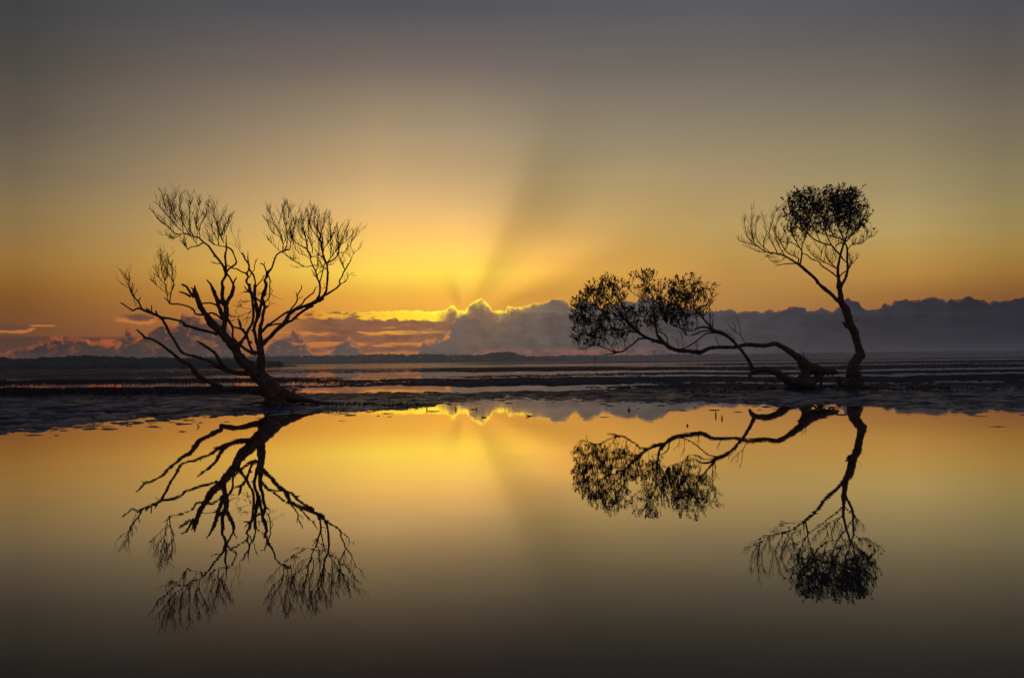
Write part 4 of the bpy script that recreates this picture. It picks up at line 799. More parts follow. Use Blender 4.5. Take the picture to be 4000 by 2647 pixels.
UPRIGHT=[
('trunk',0,[(4.9,0,-6.8,25.66),(4.2,0,11,23.98),(2.9,0,31,21.75),(2.4,0,51.1,18.96),(5.6,0,71.1,16.17),(14.9,0,88.8,14.28),(25.2,0,101,13.61),(22.1,0,113.3,11.6),(18,0,128.9,10.71),(12.9,0,151.3,10.93),(7.8,0,169.2,11.6),(-1.9,0,185,12.49),(-6.7,0,202.9,12.49),(-11.2,0,218.6,12.05),(-15,0,232.1,12.05),(-23.6,0,247.8,9.59),(-28.7,0,259.1,9.37),(-30,0,279.2,6.92),(-31.6,0,290.4,7.36),(-32.2,0,303.9,8.48),(-31.6,0,311.7,7.81)]),
('stub',0,[(24,0,97.6,11.15),(31.3,1.5,94.2,9.6),(37.3,2.6,94.2,6.7)]),
('root',0,[(2.6,0,39.9,13.39),(-16.9,-8.2,18.1,10.56),(-32.9,-13.8,5.1,6.65),(-48.1,-18.3,-1.2,3.76)]),
('root',0,[(2.6,0,37.7,10.04),(-8.2,-13.7,15.9,7.76),(-17.7,-24.7,-1.3,6.07)]),
('root',0,[(7.1,0,42.1,11.15),(15.5,-10.4,20,8.88),(18.6,-19.9,-1.8,5.75)]),
('root',0,[(7.1,0,39.9,11.15),(29.7,11.9,23.8,7.85),(43.9,24.9,-1.4,4.96)]),
('root',0,[(0.4,0,37.7,11.15),(-9.6,20,15,7.87),(-16.1,32.2,1.2,5.65)]),
('root',0,[(17.6,0,62,2.23),(22.9,-2.6,50.9,1.78),(25.8,-5.4,37.6,1.56),(25.5,-8.1,24.3,1.33)]),
('stub',0,[(22.8,-2.7,48.7,1.34),(26.4,-2.3,50.8,1.11),(29.6,-1.9,54.1,0.67)]),
('stub',0,[(-37.9,-15.3,5.2,6.65),(-44.8,-16.8,18.6,6.2),(-47.3,-18.1,31.9,6.64),(-45.2,-18.5,35.2,4.43)]),
('stub',0,[(-2.7,0,202.9,5.58),(2.6,1.6,209.6,3.8),(5.9,2.6,214.1,1.34)]),
('stub',0,[(-9.8,0,182.8,7.81),(-18.3,-2.1,189.5,5.57),(-27.3,-4.1,195.5,2)]),
('twig',0.12,[(3.9,0,197.9,0.78),(17.8,3.7,199.5,0.67),(23,7.3,211.3,0.45)]),
('twig',0.12,[(18.4,0,144.6,0.89),(23.7,3.6,162.5,0.78),(21,6.9,178.3,0.56)]),
('twig',0.12,[(22.3,0,142.3,0.78),(25.6,3.1,158,0.67),(26.8,5.4,169.2,0.56)]),
('limb',0,[(-27.3,0,251.2,6.47),(-33.5,-1.7,254.5,6.02),(-46.6,-6.9,263.2,5.56),(-63.5,-16.5,278.2,5.32),(-83.2,-22.2,291.2,5.52),(-96.7,-23.3,302.3,4.64),(-108.1,-24.9,313.4,4.41)]),
('limb',0,[(-104.4,-23.9,309.8,5.05),(-112.2,-27.5,320.5,4.6),(-136.6,-35.3,339.7,4.58),(-153.7,-34.9,355.3,4.59),(-163.5,-35.2,363,3.93),(-176.3,-37.7,370.6,2.84),(-196.2,-45.4,380.7,2.72),(-216.4,-54,388.6,2.6),(-235.5,-59.4,392.4,2.38),(-266.1,-60.4,398,1.94),(-285.4,-60.7,410.1,1.51)]),
('twig',0.9,[(-283.3,-60.7,409,1.51),(-298.7,-62.2,420.9,1.29),(-303.9,-59.4,443.2,1.08),(-306.6,-55.7,470,0.87),(-305.5,-60.9,499.6,0.65),(-306.4,-65.5,523.1,0.43)]),
('twig',0.9,[(-284.3,-60.7,410.1,1.19),(-306.6,-66.9,418.2,0.86),(-326.8,-69.5,422.3,0.75),(-348.1,-76.4,428,0.64),(-352.2,-82.6,438.3,0.43)]),
('limb',0,[(-160.2,-35.1,361.9,2.84),(-153.3,-28,380.3,2.41),(-148.2,-19.6,403.5,2.2),(-154.8,-17.3,417.2,1.76)]),
('twig',0.9,[(-153.7,-17.3,416,1.65),(-160.7,-9.9,433.9,1.43),(-171.5,-4.7,463.7,1),(-172.6,3.2,496.4,0.67)]),
('limb',0,[(-174,-37.2,366.2,1.96),(-201.6,-47.5,364.1,1.52),(-222.6,-57.9,360.9,1.3),(-241.9,-65.6,357.4,1.19)]),
('twig',0.9,[(-165.7,-35.6,368.5,1.96),(-161.9,-31.7,380,1.75),(-180.1,-25,392,1.64),(-187.4,-21.1,397.1,1.54),(-196.5,-9.8,412,0.99),(-203.3,7.6,443.7,0.67)]),
('limb',0,[(-38.2,0,329.2,2.44),(-49.6,-4,337.8,2.21),(-66.5,-8.1,348.7,1.99),(-86.2,-8.1,362.2,1.99),(-95.2,-9.3,374.4,1.77),(-119.9,-16.5,381.5,1.87),(-133.3,-23.4,391.8,1.65),(-151,-29.8,396.6,1.31)]),
('twig',0.9,[(-233.3,-59.4,392.4,1.51),(-241.8,-47.5,424.7,1.09),(-248.7,-36.5,450.6,0.87),(-240.5,-33.4,481.8,0.66),(-226.2,-25.5,516.2,0.55),(-218.9,-19,530,0.44)]),
('twig',0.9,[(-270.4,-60.4,399.1,1.19),(-273,-63.2,422.7,0.97),(-268.2,-70.4,454.1,0.75),(-280.9,-86.3,499,0.43)]),
('twig',0.9,[(-210.9,-50.6,389,1.19),(-219.4,-32.3,420.1,0.98),(-225,-18.5,462.1,0.77),(-202.7,12.1,511.7,0.45)]),
('twig',0.9,[(-153.8,-17.3,414.9,1.32),(-172.7,-12.3,429.2,1.1),(-203.2,-11.1,434.1,0.88),(-217.7,-2.8,453.4,0.66),(-229.6,12.7,498.6,0.45)]),
('twig',0.9,[(-257.3,-60,396.9,1.08),(-291.1,-79.6,420.4,0.86),(-303.9,-88.2,451.5,0.64),(-300.5,-107.7,495.3,0.42)]),
('twig',0.9,[(-263.9,-60.3,396.9,0.97),(-281.2,-60.3,397.1,0.76),(-305.7,-56,408.8,0.65),(-323.2,-49.4,416.5,0.43)]),
('twig',0.9,[(-239.8,-59.4,393.5,0.97),(-259.6,-53.2,389.1,0.76),(-245.8,-43.2,372.8,0.65),(-223.6,-35.3,369.2,0.65),(-200.3,-32.1,384.7,0.66)]),
('twig',0.9,[(-285.4,-60.7,412.3,0.97),(-310.5,-44.9,438.9,0.76),(-319.1,-39.1,472.9,0.54),(-318.4,-34.6,502.3,0.44)]),
('twig',0.9,[(-226,-57,392.6,0.97),(-198.9,-42.4,414,0.87),(-197.8,-35,445.9,0.66),(-207.5,-20.4,483.7,0.44)]),
('twig',0.9,[(-146.9,-19,403.6,1.32),(-144.4,-13.6,426.5,1.21),(-130.4,-12.9,453.1,1.1),(-128.2,-8.4,476,0.77)]),
('limb',0,[(-31.1,0,295.8,7.09),(-33.5,0.8,322.6,5.1),(-34.8,1.6,351.7,4.21),(-28,8.8,374.8,3.78),(-20.5,14.9,397.9,3.46),(-13.1,15.4,420.4,3.12),(-9.2,13.2,435.7,2.9)]),
('limb',0,[(-28.8,0,300.2,6.65),(-22.1,2.3,309.2,4.66),(-10,6.4,327.4,4),(0.7,17.2,353.1,3.68),(4.7,28.1,376.9,3.14),(7.6,33.7,400.2,3.04),(8.6,35.1,418.4,2.7),(2.7,36.5,434.6,2.48)]),
('limb',0,[(-20.5,15,395.7,2.68),(-40,5,410.2,2.55),(-52.7,0.3,423.1,2.44),(-74.4,-4.1,427.1,2.21),(-100.7,-15.4,434.6,2.09),(-123.2,-28.7,443.9,1.75),(-134.8,-36.9,453.7,1.31)]),
('limb',0,[(3.4,25.1,374.2,1.9),(-9.7,20.3,382.8,2.01),(-20.5,15,395.7,2.23)]),
('twig',0.9,[(-37,1.7,352.8,1.66),(-59.7,-9,370.7,1.32),(-81.4,-25.7,393.1,1.1),(-85.9,-44.2,417,0.87)]),
('twig',0.9,[(-42.4,1.7,356.2,1.44),(-71.7,-11,368.4,1.21),(-97.3,-26.1,375.6,1.1),(-122,-39.9,387.3,0.87),(-147.2,-50.3,412.3,0.54)]),
('twig',0.9,[(-97.1,-25.8,375.6,0.88),(-97.3,-33,396.7,0.76),(-117.3,-46.5,421.3,0.43)]),
('twig',0.9,[(-54.4,-6.5,368.7,0.88),(-40.3,-0.2,387.2,0.78),(-47.7,7.8,412.9,0.44)]),
('twig',0.9,[(-40.3,3.5,420.1,1.55),(-22.2,20,430.1,1.56),(-1.8,36.5,434.6,1.69)]),
('limb',0,[(-11.3,13.2,441.4,2.23),(-31.3,24.2,451.2,1.79),(-50.1,38.5,460.4,1.58),(-76.5,46,471,1.13),(-97.3,50.4,478.8,0.79)]),
('twig',0.9,[(-52.4,1,424.3,1.55),(-65,-3.9,444.9,1.33),(-73.5,-9.8,466.3,1.1),(-86.7,-28.1,498.8,0.66)]),
('limb',0,[(-31.1,1.1,329.3,1.88),(-17.5,9,341.1,1.89),(-2,16.4,348.5,2.01)]),
('twig',0.9,[(1.4,16.4,350.7,1.9),(13,21.7,367,1.34),(26.5,26.4,378.7,0.9),(38.7,30.7,389.2,0.56)]),
('twig',0.9,[(6.9,34.3,409.3,1.35),(23.6,43.3,428.6,1.13),(58.8,56.3,434.6,0.91),(88,74.8,453.2,0.69),(117.8,89.2,464.4,0.46)]),
('twig',0.9,[(2.8,36.5,436.8,2.03),(13.5,44.1,469.7,1.47),(30,64.5,518.8,1.02),(35.6,69.8,565.8,0.57)]),
('twig',0.9,[(-9.2,13.2,435.7,2.01),(-25.6,4.3,468.1,1.44),(-41.5,-9.6,510.6,0.99),(-55.6,-30.6,557.7,0.55)]),
('twig',0.9,[(2.8,36.5,436.8,1.58),(45.6,66,472.9,1.14),(76.3,81.9,507.6,0.8),(94.8,96.2,535.5,0.46)]),
('twig',0.9,[(-30.7,25.8,449.1,1.34),(-65.6,-1.9,485.4,1.11),(-107,-36.7,523.9,0.76),(-133.5,-50.2,547.9,0.43)]),
('twig',0.9,[(-122.2,-26.1,444.3,1.32),(-145.9,-20.3,472,0.99),(-165,-13.7,506.7,0.77),(-169,3.6,554.7,0.44)]),
('twig',0.9,[(-90,-10.4,433,1.21),(-114.4,-24.8,477.6,0.99),(-135.6,-24.7,515.4,0.66),(-151.4,-39.9,556.8,0.44)]),
('twig',0.9,[(5.6,20.7,357.9,0.89),(12.6,25.2,380.9,0.78),(8.3,29.8,404.1,0.67)])]
UP_LEAF=[(-83, -32, 555, 92, 28, 1.1), (-148, -29, 539, 53, 37, 0.9), (2, 23, 550, 51, 40, 1.0), (-79, -20, 513, 103, 40, 0.9), (-164, -11, 494, 31, 29, 0.5), (61, 73, 516, 39, 37, 0.6), (-37, 3, 484, 80, 27, 0.6), (-124, -9, 485, 53, 24, 0.4), (79, 74, 479, 32, 23, 0.3), (-81, 5, 464, 107, 20, 0.22), (-143, -13, 467, 40, 26, 0.3), (7, 23, 597, 45, 11, 0.3), (-117, -37, 581, 57, 9, 0.3)]
FALL_AT=(8.697,23.2,0.09)
FALLEN=[
('trunk',0,[(-32.2,0,82.9,9.99),(-21.2,1.5,72.2,14.66),(-7.4,3.2,61.3,19.34),(10.5,5,57.8,18.02),(29.8,6.9,54.3,14.36),(50.6,8.9,51.3,11.7),(65.8,10.4,50.5,10.03),(76.9,11.4,47.7,6.36),(86.6,12.4,45.3,0.94)]),
('root',0,[(-11.6,2.9,60.1,14),(-20.6,1.1,44.2,12.66),(-26.7,-0.4,31,13.98),(-23.6,-1.9,16.4,18.63),(-17.8,-3.5,1.8,19.95)]),
('root',0,[(21.5,6.7,43.7,4.67),(12.3,11.2,33,3.48),(-0.7,16.1,25.7,2.95),(-8.9,19.7,18.3,4.03)]),
('root',0,[(28.2,6.7,44.9,6.68),(19.2,1.5,29.2,4.93),(7.6,-3.7,14.8,4.12),(0.4,-8,1.8,3.32)]),
('root',0,[(30.9,6.7,44.9,4.01),(32,8.7,24.9,4.14),(30.2,10.4,7.5,4.68),(29,11.4,-1.9,3.35)]),
('stub',0,[(36.2,6.7,46.2,4.01),(38.3,7.2,40.8,3.07),(39.4,7.8,35.7,0.94)]),
('stub',0,[(51.7,8.6,46,4.01),(52.7,7.5,40.7,3.07),(52.1,6.3,34.7,0.93)]),
('stub',0,[(64.5,10.5,47.2,4.01),(66.2,11.9,40.5,2.94),(68.6,13.1,34.4,0.8)]),
('stub',0,[(72.9,11.5,47.1,4.01),(75.5,11.5,44.4,2.68),(75.4,11.5,42.4,1.07)]),
('stub',0,[(-30.6,1,76.2,3.33),(-36.8,2.3,74.3,2.4),(-42.4,3.6,73.7,1.2)]),
('root',0,[(-17.3,-2.4,8.4,15.3),(0.6,-11.1,4.5,9.94),(18.3,-19.8,0,4.62)]),
('root',0,[(-27.8,-2.4,12.5,15.96),(-53.6,-7.3,7.6,11.28),(-79.2,-12.2,2.7,5.96)]),
('root',0,[(-9,2.9,58.7,14.67),(-16,-7.9,37.7,11.94),(-17.8,-18.6,16.8,13.21),(-14.5,-26.7,2.6,7.9)]),
('limb',0,[(-14.6,-21.7,16.3,18.55),(-38.9,-23,17.6,13.63),(-67,-28.7,23.5,14.36),(-91.5,-37.5,34.8,13),(-109.5,-40.5,48,10.6),(-130.4,-38.8,56.9,9.96),(-151.9,-38.4,59.2,9.31),(-170.3,-42,58.4,8.43),(-181.2,-45.6,55.3,7.77),(-192.9,-51.4,44.8,5.92),(-199.4,-55.3,35.2,3.22)]),
('limb',0,[(-180,-45.2,55.3,6.05),(-183.4,-46,61.8,5.83),(-194,-50.5,81.3,5.39),(-209.4,-60,100.8,4.93),(-223.3,-64.7,118,4.6),(-233.9,-64.9,128.9,4.39),(-244.1,-64.2,141.8,4.18),(-261.6,-66.6,156.9,4.49),(-280.4,-73.4,165.5,4.91),(-308.8,-85,171.7,5.94)]),
('limb',0,[(-15.6,1.9,72.8,15.43),(-25.8,3.4,86.1,12.35),(-45.8,2,99.5,10.14),(-66,6.5,115.2,8.39),(-85,15,128.9,7.54),(-101.6,18,133.5,6.88),(-129,16.1,128.2,6.43),(-160.7,13.9,130.7,6.43),(-187.5,20.7,131.2,6.22),(-214,29.4,124.9,5.58),(-247.6,29.2,125.3,5.35),(-281.7,26.3,124.5,5.35)]),
('twig',0.12,[(-183.5,18.7,134.4,1.11),(-193.1,22.9,152.4,0.89),(-196.6,25.4,163.7,0.78),(-196.2,33.4,184.1,0.67),(-199.1,45.4,207.1,0.56),(-203.5,49.3,215.7,0.45)]),
('twig',0.12,[(-195.8,24.6,160.3,0.89),(-218.5,18.3,172.5,0.78),(-229.7,17.2,185.9,0.67),(-236.5,17.5,197.1,0.44)]),
('twig',0.12,[(-238.8,-64.3,139.6,0.75),(-242.5,-59.4,154.8,0.64),(-256,-54,163.7,0.54),(-260.2,-50.3,174.7,0.43)]),
('twig',0.12,[(-211.7,18.9,172.5,0.67),(-212.3,23.6,188.3,0.56),(-219.8,27.8,199.7,0.45)]),
('twig',0.15,[(-17.3,2.6,80.1,0.8),(-18.2,6.4,98.8,0.73),(-26.8,9.5,110.9,0.53),(-27.5,10.9,117.9,0.27)]),
('twig',0.15,[(-18.9,5.4,100.1,0.6),(-19.1,8.4,114.8,0.33)]),
('limb',0,[(-220.5,29.4,124.4,5.2),(-257.3,29.5,124.8,4.98),(-281.9,35.4,123.8,5.87),(-302.1,42.4,115,6.54),(-312.6,44,111.2,6.76),(-341.4,42.1,114.3,6.1),(-374.4,40.1,116.8,6.1),(-397.1,45.8,123.7,6.11),(-407,50.3,131.5,6.56),(-419.2,54.7,140.5,6.13),(-440.6,56.7,146.2,5.04),(-462.9,54,154.1,4.71),(-482.7,52.3,165.2,4.59),(-501.5,56.8,183.1,5.04),(-519.7,65.4,201.2,4.62),(-538.7,69.3,223.7,3.31),(-554.2,66.2,245.8,2.42)]),
('twig',0.5,[(-553.1,66.2,244.6,2.2),(-575.5,70.1,263.9,1.65),(-595.9,82.2,289.5,1.11),(-617.3,87.6,305.8,0.67)]),
('limb',0,[(-469.5,53.5,155.2,3.06),(-492.5,46.9,152,2.73),(-506.1,44.7,141.1,2.4),(-524.4,40.4,128.2,2.39),(-543.4,30.6,116.3,2.6),(-566.6,19.2,113.6,2.16),(-584.5,12.4,120.8,1.72),(-606.3,9.2,128.5,1.29),(-632.2,6.9,135.2,1.07)]),
('twig',0.5,[(-628,6.9,134,1.07),(-661.2,-3.1,124.6,0.85),(-676.6,-7.7,122.5,0.64)]),
('twig',0.5,[(-543.4,30.6,116.3,1.95),(-567.3,30.3,111.1,1.63),(-594.1,24.4,106.6,1.3)]),
('twig',0.5,[(-654.5,-0.4,125.6,0.86),(-658.1,-2.1,108.5,0.53)]),
('limb',0,[(-408.9,52,133.7,4.81),(-425.1,57.3,151.6,4.6),(-435.3,60.2,164.9,3.95),(-437.2,71.7,191.8,2.54),(-438.1,86.1,223.6,1.89)]),
('twig',0.5,[(-438,86.1,221.4,1.78),(-439.6,90.2,255.1,1.33),(-439.7,100,282.6,1),(-453.4,108.4,312.7,0.67),(-455.2,107.9,350.9,0.45)]),
('limb',0,[(-405.6,52,133.7,2.19),(-407,59.9,155.8,1.87),(-416,69.2,169.4,1.76),(-428.6,77.8,174.3,1.33)]),
('stub',0,[(-438.6,56.2,145.1,2.41),(-447.7,54.4,143.4,1.97),(-456.3,52.8,141.7,1.09)]),
('limb',0,[(-246.1,-64.3,141.8,3.54),(-260.9,-66.3,154.8,3.85),(-282.9,-71.3,164.2,4.77),(-303.6,-80.1,171.3,5.58),(-317.3,-86.3,187.7,3.19),(-329.7,-87.5,200.2,2.68),(-337.6,-86.8,212.7,2.16)]),
('twig',0.5,[(-336.6,-86.8,211.7,2.06),(-352.1,-87.9,225.2,1.44),(-369.7,-94.4,241.4,1.03),(-386.5,-97.9,272.2,0.72),(-389.2,-94,303.5,0.41)]),
('limb',0,[(-306.9,-85,173.2,3.5),(-326.6,-81.7,180.8,2.68),(-340.9,-81.1,180,2.58),(-351,-79.8,176,2.07),(-360.5,-75.5,170,1.45)]),
('twig',0.5,[(-358.4,-75.5,171,1.45),(-381.2,-75.5,172.3,0.93),(-406.9,-70.3,183.2,0.83),(-430.2,-62.6,192.1,0.62)]),
('limb',0,[(-303.7,-80.1,170.3,2.48),(-335.6,-92.7,169.1,1.85),(-355.2,-96.8,161,1.85),(-370.8,-101.8,156.9,1.23),(-386.7,-109.3,156.8,0.61)]),
('limb',0,[(-299.9,-81.2,165,2.48),(-318.6,-55.9,162,1.98),(-330.6,-35.1,150.1,1.9),(-342.9,-14.3,138.1,1.91),(-359.1,10,125.9,1.93),(-371,25.3,121.5,1.95),(-386.6,44.1,120.2,1.74)]),
('twig',0.5,[(-305.8,-85,176.3,1.13),(-305.6,-81.3,194.1,0.93),(-300.8,-76.2,219.1,0.41)]),
('twig',0.5,[(-309.3,-82.8,179.6,1.13),(-310.9,-71.2,221.6,0.93),(-304.6,-64.8,253.2,0.73),(-278.9,-47.9,279.5,0.42)]),
('twig',0.5,[(-330.7,-87.3,201.2,1.03),(-334.7,-98,236.7,0.82),(-328.3,-103.5,271.1,0.61),(-321.8,-104.6,305.8,0.41)]),
('twig',0.5,[(-519.7,65.8,199,2.2),(-534.3,81.7,255.5,1.33),(-553.5,100.3,297.3,0.89),(-559.6,102.5,320,0.56)]),
('twig',0.5,[(-536.7,68.1,219.2,1.76),(-582.1,55.8,232.2,1.31),(-627,44.3,245.1,0.87),(-679,21.6,248.4,0.54)]),
('twig',0.5,[(-530.4,66.9,210.2,1.54),(-575,80.2,213.6,1.11),(-630.1,83,212.1,0.78),(-673.7,94.8,202,0.56)]),
('twig',0.5,[(-509.6,60.5,187.7,1.54),(-557.2,50.3,181.2,1.09),(-614.6,25.9,174.3,0.87),(-669.4,19.4,166,0.54)]),
('twig',0.5,[(-481.6,52.6,164.1,1.31),(-511.5,63.9,174.7,1.1),(-544.1,67.6,168.5,0.88),(-575.7,79.9,167,0.77),(-622.3,100.6,168.2,0.56)]),
('twig',0.5,[(-438.7,89.5,250.6,1),(-487.2,68.6,280.6,0.77),(-509.7,64.3,293.7,0.66),(-531.9,59.5,326.6,0.44)]),
('twig',0.5,[(-438.6,95.1,264.3,0.89),(-413.8,105.6,294,0.67),(-399,110,328,0.45)]),
('twig',0.5,[(-438,67.9,187.3,1.1),(-454,75.1,214.3,0.88),(-466.3,91.3,246.5,0.56)]),
('twig',0.5,[(-348,-87.8,221,1.03),(-381.7,-99.8,212.4,0.82),(-409.9,-107.9,220.4,0.61),(-422.3,-110,240.9,0.41)]),
('twig',0.5,[(-361.2,-92.4,233.2,0.92),(-353.9,-72.1,274,0.73),(-340.7,-63.1,312.3,0.42)]),
('twig',0.5,[(-387.1,-74.4,174.5,0.83),(-383.2,-76.9,197.2,0.72),(-372.3,-86,221.4,0.52)]),
('twig',0.5,[(-606.3,9.3,128.5,0.97),(-622.9,12.2,148.1,0.75),(-644.4,9.9,165.5,0.54)]),
('twig',0.5,[(-566.3,21.2,114.2,0.97),(-583.2,21.5,139.3,0.76),(-604.3,23.8,156.8,0.54)]),
('twig',0.5,[(-377.6,35.1,120,0.76),(-380.7,39.5,141.9,0.65),(-396.8,44.3,159.6,0.44)]),
('twig',0.5,[(-368.6,26.2,122,0.65),(-365.2,30.1,145.8,0.54),(-371.3,40.5,172.3,0.44)]),
('twig',0.5,[(-321.4,43.5,114.1,0.76),(-320.2,47.5,134.9,0.66),(-317.4,49.3,143.6,0.55)]),
('twig',0.5,[(-257.3,29.5,127.4,0.76),(-264.8,32.9,142.7,0.65),(-270.3,35.8,155.9,0.43)])]
FALL_LEAF=[(-586, 88, 294, 60, 42, 1.0), (-637, 49, 250, 52, 44, 1.0), (-556, 83, 316, 24, 24, 0.5), (-640, 32, 166, 50, 33, 1.2), (-543, 69, 206, 62, 44, 1.2), (-658, 64, 220, 37, 24, 0.8), (-469, 93, 327, 47, 33, 0.6), (-446, 90, 255, 33, 56, 1.0), (-445, 77, 203, 24, 31, 0.5), (-496, 74, 232, 24, 24, 0.25), (-381, -85, 284, 47, 39, 1.1), (-411, -35, 250, 40, 40, 0.9), (-386, -94, 221, 45, 41, 1.0), (-403, 104, 312, 18, 25, 0.25), (-313, -84, 279, 21, 33, 0.3), (-336, -88, 237, 23, 25, 0.35), (-381, -68, 185, 25, 17, 0.2), (-580, 45, 148, 52, 15, 0.2), (-675, 5, 138, 26, 13, 0.15)]


LEAF = (np.array([(0, 0, 0), (0.30, 0.17, 0.05), (0.65, 0.15, 0.06), (1, 0, 0.0), (0.65, -0.15, 0.06), (0.30, -0.17, 0.05), (0.5, 0, -0.02)]),
        np.array([(0, 6, 1), (1, 6, 2), (2, 6, 3), (3, 6, 4), (4, 6, 5), (5, 6, 0)]))

def unit(v):
    return v / (np.linalg.norm(v) + 1e-9)

def grow(g, rs, p, d, length, r, level, up, wig=0.15):
    """bare twig that forks"""
    n = max(3, int(length / 0.07))
    pts = [(*p, r)]
    q = np.array(p, float); dd = unit(np.array(d, float))
    for i in range(n):
        dd = unit(dd + rs.normal(0, wig, 3) * (1, 0.8, 1) + np.array((0, 0, up)))
        q = q + dd * length / n
        pts.append((*q, r * (1 - 0.55 * (i + 1) / n)))
        if level > 0 and i >= 0 and rs.random() < 0.55:
            s = rs.choice([-1, 1])
            side = unit(np.array((s * rs.uniform(0.5, 1), rs.uniform(-0.8, 0.8), 0.35)))
            grow(g, rs, q, unit(dd * 0.8 + side * 0.75), length * rs.uniform(0.35, 0.6), r * 0.72, level - 1, up, wig)
    g.add(*tube(pts, 3))

def leaf_frame(rs, d):
    d = unit(d); s = unit(np.cross(d, rs.normal(0, 1, 3))); t = np.cross(d, s)
    return np.stack([d, s, t], 0)

